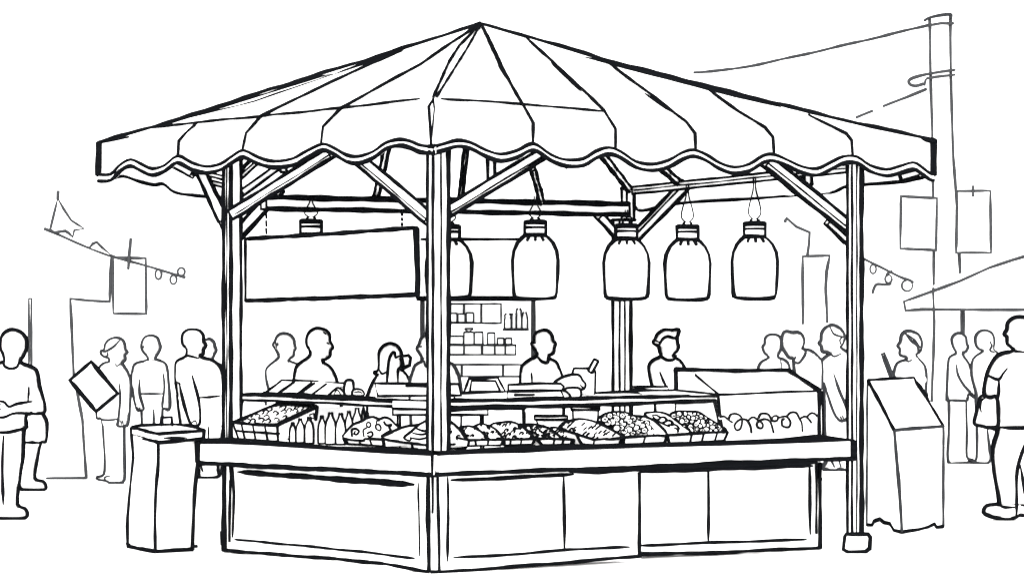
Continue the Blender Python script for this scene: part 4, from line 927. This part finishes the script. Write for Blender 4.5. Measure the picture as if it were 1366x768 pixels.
person("person only whose face shows behind the short-sleeved person near the left post",
       pts(*z, [(690, 76), (714, 88), (722, 112), (728, 130), (718, 150), (712, 172), (728, 188), (765, 225), (768, 400), (755, 560), (750, 700), (690, 702), (680, 560), (670, 400), (668, 230), (660, 190), (665, 150), (662, 100)]), 630, 2.6, G2)
# between left post and front post
def lower(x0, x1, y, feet, w=0):
    """hidden lower body: hips, legs and feet down to the ground"""
    c = (x0 + x1) / 2; h = (x1 - x0) / 2
    return [(x1, y), (c + h * .9, y + (feet - y) * .35), (c + h * .75, feet - 12), (c + h * .95, feet - 3), (c + h * .2, feet), (c - h * .2, feet), (c - h * .95, feet - 3), (c - h * .75, feet - 12), (c - h * .9, y + (feet - y) * .35), (x0, y)]
z = (300, 400, 3.491)
Yp = 30.0
person("person with hair tied back standing beside the left post, behind the close-cropped person",
       pts(*z, [(275, 156), (305, 163), (322, 185), (325, 205), (330, 226), (322, 240), (320, 260), (302, 272), (302, 285), (340, 300), (365, 330)]) + lower(355, 405, 530, 690) + pts(*z, [(205, 420), (196, 380), (192, 328), (210, 302), (250, 270), (246, 245), (232, 222), (224, 208), (234, 190), (242, 172), (255, 160)]),
       None, 2.9, G2, [pts(*z, l) for l in ([(248, 200), (248, 212)], [(236, 190), (245, 225)], [(300, 272), (298, 288)])], [("hair", pts(*z, [(200, 140), (300, 140), (290, 168), (255, 180), (250, 228), (200, 228)]), None), ("shirt", rect(340, 479, 420, 560), None), ("trousers", rect(340, 561, 420, 676), None)], Y=Yp)
person("close-cropped person in profile looking right, between left post and front post",
       pts(*z, [(440, 132), (472, 142), (488, 165), (489, 190), (504, 220), (492, 234), (489, 260), (470, 274), (455, 280), (460, 292), (488, 310), (508, 340), (524, 385)]) + lower(392, 455, 535, 705) + pts(*z, [(318, 430), (320, 385), (330, 325), (346, 298), (392, 265), (398, 236), (383, 212), (380, 182), (392, 152), (415, 135)]),
       None, 3.8, K, [pts(*z, l) for l in ([(462, 150), (470, 158)], [(478, 198), (484, 204)], [(452, 278), (456, 296)])], [("hair", pts(*z, [(360, 110), (480, 110), (476, 150), (420, 165), (402, 235), (360, 235)]), None), ("shirt", [(370, 486), (412, 474), (430, 482), (470, 480), (470, 570), (370, 570)], None), ("trousers", rect(370, 571, 470, 690), None)], Y=28.2)
# photographer
z = (460, 430, 7.68); Yq = 27.6
person("long-haired person holding a camera up to the face beside the front post",
       pts(*z, [(470, 215), (530, 235), (565, 280), (582, 335), (580, 380), (588, 430), (565, 475), (600, 500), (640, 550), (665, 610)]) + lower(490, 550, 535, 710) + pts(*z, [(238, 740), (300, 590), (345, 538), (310, 525), (303, 505), (346, 480), (350, 320), (372, 268), (412, 230)]),
       None, 3.6, K, [pts(*z, l) for l in ([(352, 480), (380, 518), (400, 520), (445, 490)], [(435, 620), (450, 400), (485, 312), (515, 305), (522, 358), (548, 346), (575, 342)], [(548, 610), (552, 480), (588, 458), (578, 400), (560, 372)])],
       [("hair", pts(*z, [(290, 190), (600, 190), (600, 335), (522, 355), (515, 305), (485, 312), (450, 400), (445, 490), (400, 532), (290, 545)]), None), ("shirt", pts(*z, [(200, 550), (440, 550), (552, 500), (580, 478), (720, 500), (720, 1100), (200, 1100)]), None), ("trousers", rect(480, 574, 560, 696), None)], Y=Yq)
mb = MB(); Yk = Yq - .16; mb.prism([P(x, y, Yk) for x, y in pts(*z, [(585, 345), (652, 335), (675, 362), (664, 438), (600, 465), (572, 470), (592, 425)])], (0, .1, 0), 3.8)
tag(mb.build("camera"), "boxy camera held up by the long-haired person", "camera")
person("person half hidden behind the front post, a shoulder showing on each side",
       [(578, 443), (590, 448), (596, 460), (594, 474), (598, 482), (604, 486), (610, 497), (614, 512)] + lower(547, 616, 535, 714) + [(547, 508), (550, 498), (554, 487), (564, 481), (561, 473), (556, 465), (559, 459), (562, 451), (569, 445)],
       None, 3.4, G2, [[(558, 462), (563, 462)], [(566, 481), (568, 488), (573, 490)]], [("shirt", [(530, 486), (566, 481), (572, 490), (600, 484), (640, 490), (640, 575), (530, 575)], None), ("trousers", rect(530, 576, 640, 700), None)], Y=27.2)
z = (660, 430, 6.98)
person("bare-headed vendor facing forward behind the stacked flat boxes, centre of the stall",
       pts(*z, [(465, 71), (508, 88), (535, 130), (543, 170), (565, 197), (552, 238), (545, 282), (505, 305), (510, 335), (570, 368), (598, 425), (625, 490), (642, 560)]) + lower(698, 752, 535, 712) + pts(*z, [(240, 620), (238, 560), (246, 430), (275, 385), (330, 345), (388, 315), (390, 275), (355, 225), (342, 192), (366, 175), (370, 120), (402, 85)]),
       None, 3.6, K, [pts(*z, l) for l in ([(392, 312), (430, 358), (470, 375), (495, 365), (500, 322), (520, 300)], [(340, 470), (346, 550)], [(352, 190), (380, 188)])], [("shirt", pts(*z, [(150, 335), (392, 312), (430, 358), (470, 375), (495, 365), (505, 325), (720, 340), (720, 940), (150, 940)]), None), ("trousers", rect(680, 566, 770, 698), None)], Y=27.3)
z = (820, 400, 3.491)
person("vendor with swept-up wavy hair left of the glass case",
       pts(*z, [(230, 139), (265, 141), (298, 138), (294, 162), (290, 175), (291, 200), (297, 215), (290, 236), (276, 250), (272, 264), (302, 282), (322, 312), (334, 350)]) + lower(874, 918, 540, 712) + pts(*z, [(190, 440), (172, 390), (160, 330), (162, 300), (180, 280), (214, 262), (210, 238), (204, 214), (186, 206), (178, 195), (188, 182), (200, 158)]),
       None, 3.6, K, [pts(*z, l) for l in ([(212, 260), (240, 278), (270, 278), (286, 262)], [(208, 335), (222, 370), (242, 412)], [(195, 210), (208, 205), (222, 182), (245, 170), (278, 178), (294, 160)], [(192, 190), (206, 196)], [(278, 248), (272, 258), (290, 258)])],
       [("hair", pts(*z, [(165, 120), (310, 120), (310, 155), (278, 178), (245, 170), (222, 182), (208, 208), (165, 212)]), None), ("shirt", pts(*z, [(120, 264), (214, 262), (240, 279), (270, 279), (290, 262), (360, 270), (360, 620), (120, 620)]), None), ("trousers", rect(850, 578, 930, 698), None)], Y=27.4)
person("person whose small head and shoulders rise left of the collared person behind the glass case",
       pts(*z, [(735, 160), (763, 167), (775, 190), (772, 230), (760, 255), (765, 270), (790, 280), (812, 312)]) + lower(1012, 1056, 530, 648) + pts(*z, [(668, 345), (670, 310), (685, 287), (714, 271), (713, 260), (697, 245), (688, 218), (698, 205), (700, 180), (712, 165)]),
       648, 2.7, G2, [pts(*z, [(770, 278), (773, 312)])], [("shirt", rect(1005, 478, 1065, 560), None)])
person("person with a turned-up shirt collar leaning in behind the glass case",
       pts(*z, [(800, 146), (828, 152), (852, 150), (874, 165), (882, 195), (874, 226), (912, 236), (945, 262), (966, 298)]) + lower(1056, 1096, 520, 642) + pts(*z, [(836, 350), (833, 300), (830, 272), (812, 268), (795, 245), (780, 220), (778, 190), (784, 156)]),
       642, 3.1, G2, [pts(*z, l) for l in ([(842, 262), (834, 284), (856, 291), (886, 246), (876, 228)],)], [("hair", pts(*z, [(770, 130), (900, 130), (900, 222), (868, 215), (860, 175), (800, 165), (785, 190), (770, 190)]), None), ("shirt", pts(*z, [(780, 276), (834, 284), (842, 262), (878, 226), (1000, 220), (1000, 560), (780, 560)]), None)])
person("person in profile facing left with arm hanging, between glass case and right post",
       pts(*z, [(1010, 117), (1042, 128), (1064, 152), (1070, 180), (1060, 205), (1052, 222), (1085, 245), (1110, 280), (1120, 400), (1115, 560), (1110, 700), (1100, 765), (1085, 788), (1045, 786), (1020, 790), (975, 786), (972, 770), (985, 740), (980, 640), (976, 470), (972, 400), (962, 378), (950, 350), (952, 300), (975, 270), (1003, 250), (985, 243), (966, 238), (962, 215), (950, 200), (960, 188), (963, 155), (980, 130)]),
       625, 3.2, G2, [pts(*z, l) for l in ([(1000, 125), (1018, 158), (1062, 172)], [(1060, 172), (1046, 185), (1050, 205)], [(1003, 248), (1018, 262), (1052, 248)], [(1015, 340), (1040, 420), (1076, 502), (1080, 545), (1056, 562), (1034, 552), (1008, 505), (972, 385)], [(1045, 540), (1052, 552)], [(1056, 538), (1062, 552)], [(975, 745), (1000, 740), (1020, 775)], [(1040, 740), (1050, 775)])],
       [("hair", pts(*z, [(990, 100), (1090, 100), (1090, 205), (1050, 210), (1046, 185), (1062, 172), (1018, 158), (1000, 125)]), None), ("shirt", pts(*z, [(930, 262), (1003, 250), (1018, 263), (1054, 250), (1150, 230), (1150, 520), (1076, 500), (1060, 470), (1010, 505), (960, 440)]), None)])
z = (1130, 420, 2.56)
person("person with a hair band looking at a tablet behind the sloping stand",
       pts(*z, [(215, 55), (242, 66), (254, 92), (250, 122), (236, 134), (242, 148), (264, 174), (270, 212), (268, 260)]) + lower(1196, 1236, 530, 640) + pts(*z, [(160, 225), (158, 205), (170, 165), (202, 152), (198, 142), (180, 136), (180, 116), (172, 105), (181, 92), (186, 68), (198, 57)]),
       640, 3.0, G2, [pts(*z, l) for l in ([(196, 60), (216, 88), (238, 106), (240, 134)], [(204, 66), (228, 86), (246, 110)], [(198, 145), (206, 158), (218, 152)], [(158, 205), (165, 212)])],
       [("hair", pts(*z, [(194, 40), (280, 40), (280, 136), (238, 136), (238, 108), (216, 90), (196, 62)]), None), ("shirt", pts(*z, [(130, 158), (200, 150), (212, 160), (240, 148), (300, 150), (300, 340), (130, 340)]), None)])
mb = MB(); Y = ground_depth(640) - .3; mb.prism([P(x, y, Y) for x, y in pts(*z, [(118, 132), (126, 129), (154, 206), (152, 214), (146, 208)])], (0, .03, 0), 2.6, G2)
tag(mb.build("tablet"), "slim tablet held upright by the person behind the sloping stand", "tablet")
person("person in long coat reaching out a hand, under the distant awning",
       pts(*z, [(385, 62), (404, 74), (408, 98), (413, 108), (405, 124), (392, 130), (398, 142), (414, 165), (425, 195), (440, 232), (456, 258), (454, 276), (440, 284), (414, 268), (412, 290), (406, 294), (408, 400), (408, 482), (428, 495), (428, 502), (380, 503), (345, 500), (347, 400), (347, 292), (340, 290), (342, 220), (345, 162), (352, 142), (372, 130), (362, 108), (357, 82), (368, 66)]),
       616, 2.5, G2, [pts(*z, l) for l in ([(370, 170), (376, 205), (400, 245), (440, 284)], [(342, 289), (380, 292), (412, 292)])], [("coat", pts(*z, [(300, 134), (372, 130), (398, 136), (500, 140), (500, 291), (412, 292), (300, 291)]), None), ("trousers", pts(*z, [(330, 293), (420, 293), (420, 490), (330, 490)]), None)])
person("ponytailed person facing the long-coated person under the distant awning",
       pts(*z, [(470, 52), (494, 62), (502, 88), (500, 118), (514, 134), (520, 200), (515, 380), (480, 384), (484, 440), (486, 500), (455, 504), (430, 502), (430, 496), (442, 486), (443, 380), (440, 292), (440, 265), (425, 205), (430, 150), (464, 124), (450, 116), (440, 102), (438, 76), (450, 58)]),
       616.5, 2.5, G2, [pts(*z, l) for l in ([(484, 88), (490, 105), (484, 120), (500, 127)],)], [("hair", pts(*z, [(445, 40), (530, 40), (530, 128), (484, 122), (488, 95), (470, 75), (448, 70)]), None), ("dress", pts(*z, [(400, 135), (464, 125), (530, 130), (530, 382), (400, 382)]), None)])
z = (1026, 384, 2.0)
person("large person in T-shirt and sneakers seen from behind, cut off by the right edge",
       pts(*z, [(668, 78), (700, 85), (715, 110), (712, 150), (702, 165), (740, 180), (765, 220), (775, 290), (752, 300), (748, 370), (750, 470), (735, 570), (745, 602), (700, 608), (668, 604), (655, 611), (628, 615), (590, 607), (572, 597), (580, 580), (605, 576), (614, 570), (600, 490), (597, 425), (611, 372), (609, 300), (600, 288), (584, 292), (573, 280), (578, 240), (590, 207), (610, 180), (640, 171), (654, 167), (646, 158), (635, 148), (634, 130), (627, 123), (634, 110), (636, 94), (648, 82)]),
       689, 4.4, K, [pts(*z, l) for l in ([(580, 232), (606, 243), (618, 228), (630, 214)], [(608, 243), (608, 300), (611, 368)], [(612, 370), (645, 372), (740, 370)], [(656, 606), (655, 560), (657, 480), (680, 405)], [(664, 470), (672, 520), (679, 570)], [(614, 572), (620, 582), (654, 583)], [(668, 577), (690, 580)], [(640, 171), (660, 169), (682, 172)])],
       [("shirt", pts(*z, [(560, 174), (640, 171), (682, 173), (800, 170), (800, 370), (612, 371), (608, 243), (560, 226)]), None), ("trousers", pts(*z, [(580, 372), (800, 372), (800, 575), (614, 575), (580, 560)]), None), ("shoe", pts(*z, [(560, 576), (800, 576), (800, 630), (560, 630)]), None)], hmax=.16)
o, _ = puff("handbag", pts(*z, [(566, 288), (590, 291), (606, 290), (609, 330), (610, 366), (590, 371), (560, 366), (547, 360), (552, 335), (558, 310)]), ground_depth(691.8) - .24, 4.2, K, [pts(*z, [(576, 292), (565, 300), (562, 315), (564, 330)]), pts(*z, [(572, 290), (590, 293), (602, 290)]), pts(*z, [(600, 290), (606, 300)])], hmax=.05)
tag(o, "soft shoulder bag hanging at the elbow of the large person at right", "handbag")

# ------------------------------------------------------------------ far surroundings
def thick(name, label, cat, lines, Y, w_, m=G3, panels=(), group=None, t=.08):
    mb = MB()
    for p in panels:
        mb.prism([P(x, y, Y) for x, y in p], (0, t, 0), 0)
    for l in lines: mb.ink([P(x, y, Y - .01) for x, y in l], w_, m, wob=.4)
    return tag(mb.build(name), label, cat, group)
# left building front (a plain pier with step at the top)
Yf = ground_depth(640)+.5
gz = 455 + EYE * FPX / Yf
mb = MB(); out = [(93, 398), (145, 402), (150, 345), (195, 345), (195, 500), (114, 500), (114, 640), (108, 560), (93, 430)]
mb.prism([P(x, y, Yf) for x, y in [(93.5, 398), (146, 402), (148, 344), (152, 344), (152, gz), (114, gz), (109, 560), (100, 500), (96, 440)]], (0, 1.2, 0), 0)
for l in ([(148.5, 344), (146, 402), (120, 400.5), (93.5, 398), (96, 440), (98, 500), (110, 560), (115, 638)], [(115, gz), (85, gz + .5), (62, gz + 2)]): mb.ink([P(x, min(y, gz), Yf - .02) for x, y in l], 2.4, G3)
tag(mb.build("building_front"), "pale narrow building front with a stepped top behind the person with the board", "building")
lp = MB(); Yl = 44; z1 = P(0, 398, Yl).z; X0 = P(38.5, 0, Yl).x; X1 = P(42, 0, Yl).x
lp.prism([Vector((X0, Yl, 0)), Vector((X1, Yl, 0)), Vector((X1, Yl, z1)), Vector((X0, Yl, z1))], (0, .03, 0), 1.8, G3)
tag(lp.build("thin_pole"), "thin plain pole rising behind the T-shirt person at far left", "pole")
# banner, bunting, bulbs on the left
bw = Yf - .6
bn2 = thing("banner", "blank upright banner with a short top rod, above the person with the board", "banner", tuple(P(172, 418, bw)))
mb = MB(); mb.prism([P(x, y, bw) for x, y in ((150.5, 343.5), (194.5, 344.5), (195, 418.5), (151, 418))], (0, .02, 0), 2.4, G3); mb.build("cloth", bn2)
mb = MB(); mb.ink([P(174.5, 318, bw - .03), P(172, 340, bw - .03), P(171, 359, bw - .03)], 2.4, G3); mb.build("rod", bn2)
sl = MB(); sl.ink([P(x, y, bw) for x, y in ((59, 305), (80, 314), (115, 329), (148, 341), (160, 345), (196, 355), (220, 362), (247, 370))], 2.2, G3, smooth=True)
sl = tag(sl.build("hanging_line"), "sagging line carrying pennants and bulbs across the left side", "line")
def pennant(o_, label, inks=()):
    mb = MB(); mb.prism([P(x, y, bw - .05) for x, y in catmull(o_, True, 1)], (0, .015, 0), 2.3, G3)
    for l in inks: mb.ink([P(x, y, bw - .06) for x, y in l], 2.2, G3)
    tag(mb.build("pennant"), label, "pennant", "pennants on the left line")
pennant([(77, 265), (85, 279), (95, 294), (112, 305), (99, 307), (97, 316), (92, 311), (87, 308), (72, 310), (67, 306)], "large torn triangular pennant at the high end of the left line", [[(77.5, 255), (77, 266)]])
pennant([(119, 331), (124, 325), (129, 323), (136, 330), (149, 341), (135, 337)], "small folded pennant just left of the banner")
def bulb(cx, cy, rx, ry, Y, label, grp, tail=None):
    px = Y / FPX; c = P(cx, cy, Y); mb = MB(); prof = [(max(.02, math.cos(a)) * rx * px, math.sin(a) * ry * px) for a in np.linspace(-1.57, 1.57, 9)]
    mb.lathe(tuple(c), prof, 12, 0); mb.ink([c + Vector((math.cos(a) * rx * px, -.005, math.sin(a) * ry * px)) for a in np.linspace(0, 6.28, 17)[:-1]], 2.2, G3, closed=True, wob=0)
    if tail: mb.ink([P(x, y, Y - .01) for x, y in tail], 2.2, G3, smooth=len(tail) > 2)
    tag(mb.build("light_bulb"), label, "light bulb", grp)
bulb(211.5, 366, 3.6, 6, bw, "bulb nearest the banner on the left line", "bulbs on the left line")
bulb(231.5, 373, 3.8, 5.4, bw, "lower middle bulb of three on the left line", "bulbs on the left line")
bulb(242, 362.5, 4.2, 4.6, bw, "bulb perched above the left line's end", "bulbs on the left line")
# right side: bracket lamp and column
Yr = 47
gzr = 455 + EYE * FPX / Yr
col = thing("plain_column", "plain pale column with a bent lamp arm on top, behind the right brace", "column", (P(1088, 0, Yr).x, Yr, 0))
mb = MB(); mb.prism([P(x, y, Yr) for x, y in ((1071, 341), (1107, 340.5), (1103, 375), (1104, 430), (1106, gzr), (1071, gzr))], (0, .25, 0), 0)
mb.ink([P(x, y, Yr - .02) for x, y in ((1071, 432), (1071, 342), (1107, 340.5), (1103, 362), (1101.5, 385), (1103.5, 430))], 2.6, G3); mb.build("shaft", col)
mb = MB(); mb.ink([P(x, y, Yr) for x, y in ((1047, 296), (1049.5, 291), (1062, 302), (1080, 310), (1079, 325), (1077, 341))], 2.8, G3); mb.build("lamp_arm", col)
Yl2 = 33
mb = MB(); mb.ink([P(x, y, Yl2) for x, y in ((1150, 344), (1175, 356), (1200, 369), (1213, 374), (1218, 377))], 2.2, G3, smooth=True); tag(mb.build("hanging_line"), "short sagging line with bulbs right of the right post", "line")
bulb(1164.5, 359, 3.6, 5.6, Yl2, "oval bulb next to the right post on the short line", "bulbs on the right line")
bulb(1185, 372, 4, 5, Yl2, "bulb with a curling loose tail in the middle of the short right line", "bulbs on the right line", [(1190, 362), (1183, 366), (1187, 374), (1188, 379), (1180, 379.5), (1170, 379), (1166, 384), (1164, 391)])
bulb(1210, 381, 6.4, 6.6, Yl2, "largest round bulb at the end of the short right line", "bulbs on the right line")
# utility pole
Yu = 50
up = thing("utility_pole", "tall pale utility pole with cap and bracket at the upper right", "utility pole", (P(1258, 0, Yu).x, Yu, 0))
mb = MB(); gu = 455 + EYE * FPX / Yu
c = P(1256, gu, Yu); px = Yu / FPX
mb.prism([P(x, y, Yu) for x, y in ((1240, 26), (1268, 26), (1272, 200), (1277, 300), (1281, gu), (1245, gu), (1245, 200))], (0, .3, 0), 0)
mb.ink([P(x, y, Yu - .02) for x, y in ((1240, 25), (1242, 120), (1245, 250), (1246, 400))], 2.4, G3); mb.ink([P(x, y, Yu - .02) for x, y in ((1268, 22), (1268.5, 120), (1272, 210), (1278, 300), (1281.5, 373))], 2.4, G3)
mb.build("shaft", up)
mb = MB(); mb.ink([P(x, y, Yu - .1) for x, y in ((1233, 28), (1240, 24), (1255, 20.5), (1268, 19.5), (1268, 24))], 3, G2, smooth=True); mb.ink([P(x, y, Yu - .1) for x, y in ((1240, 34), (1255, 31.5), (1272, 31.5))], 2.4, G3); mb.build("pole_cap", up)
mb = MB(); mb.ink([P(x, y, Yu - .1) for x, y in ((1274, 93.5), (1250, 97), (1225, 102), (1213, 107), (1214, 113), (1222, 115), (1232, 112))], 2.6, G3, smooth=True); mb.ink([P(x, y, Yu - .1) for x, y in ((1274, 100), (1255, 102), (1236, 105))], 2.2, G3); mb.ink([P(1235, 106, Yu - .1), P(1233, 114, Yu - .1)], 2.2, G3); mb.build("bracket", up)
mb = MB(); mb.ink([P(x, y, Yu + (1240 - x) * .02) for x, y in ((1238, 34), (1150, 55), (1050, 78), (980, 92), (926, 97))], 2.4, G3, smooth=True)
tag(mb.build("overhead_wire"), "long unbroken overhead wire sagging away left from the utility pole's top", "wire")
mb = MB()
for l in (((1236, 119), (1210, 130), (1178, 142)), ((1164, 148), (1142, 157))): mb.ink([P(x, y, Yu) for x, y in l], 2.4, G3)
tag(mb.build("overhead_wire"), "short broken overhead wire running down from the pole bracket to the canopy", "wire")
def hsign(q, Y, label, rod=None):
    t = thing("hanging_board", label, "sign", tuple(P((q[0][0] + q[2][0]) / 2, q[2][1], Y)), "blank hanging panels at right")
    mb = MB(); mb.prism([P(x, y, Y) for x, y in q], (0, .03, 0), 2.5, G3); mb.build("board", t)
    if rod: mb = MB(); mb.ink([P(x, y, Y - .03) for x, y in rod], 2.4, G3); mb.build("rod", t)
hsign([(1202, 262), (1250, 264.5), (1248.5, 333.5), (1201, 331.5)], Yu - .3, "blank panel hanging left across the utility pole, without a rod")
hsign([(1277, 255), (1321, 254.5), (1322, 337), (1275.5, 337)], Yu - .4, "blank panel with a short top rod, right of the utility pole", [(1298, 248), (1298, 262)])
mb = MB(); mb.ink([P(x, y, 46.6) for x, y in ((1245, 384), (1246, 430), (1245, 480), (1243, 535))], 2.4, G3)  # stands in for the pole's left edge line in front of the awning
tag(mb.build("pole_edge_line"), "thin cable dropping past the left end of the distant awning", "pole line")
# distant awning
aw = thing("distant_awning", "distant pale pitched awning on thin posts at the right edge", "awning", (P(1330, 0, 43).x, 43, 0))
mb = MB(); Ya = 47
o_ = [(1206, 402), (1245, 388), (1280, 375), (1320, 357), (1350, 347), (1400, 332), (1470, 335), (1540, 402), (1540, 413), (1300, 413), (1230, 412.5), (1208, 414)]
mb.prism([P(x, y, Ya) for x, y in o_], (0, 2.5, 0), 2.6, G3); mb.build("roof", aw)
for x in (1284, 1500):
    mb = MB(); X = P(x, 0, Ya + .6).x; mb.bar(Vector((X, Ya + .6, 0)), Vector((X, Ya + .6, P(0, 413, Ya).z)), .03, .03, 1.6, G3); mb.build("awning_post", aw)
for o in list(bpy.data.objects):
    if '_o' in o: del o['_o']
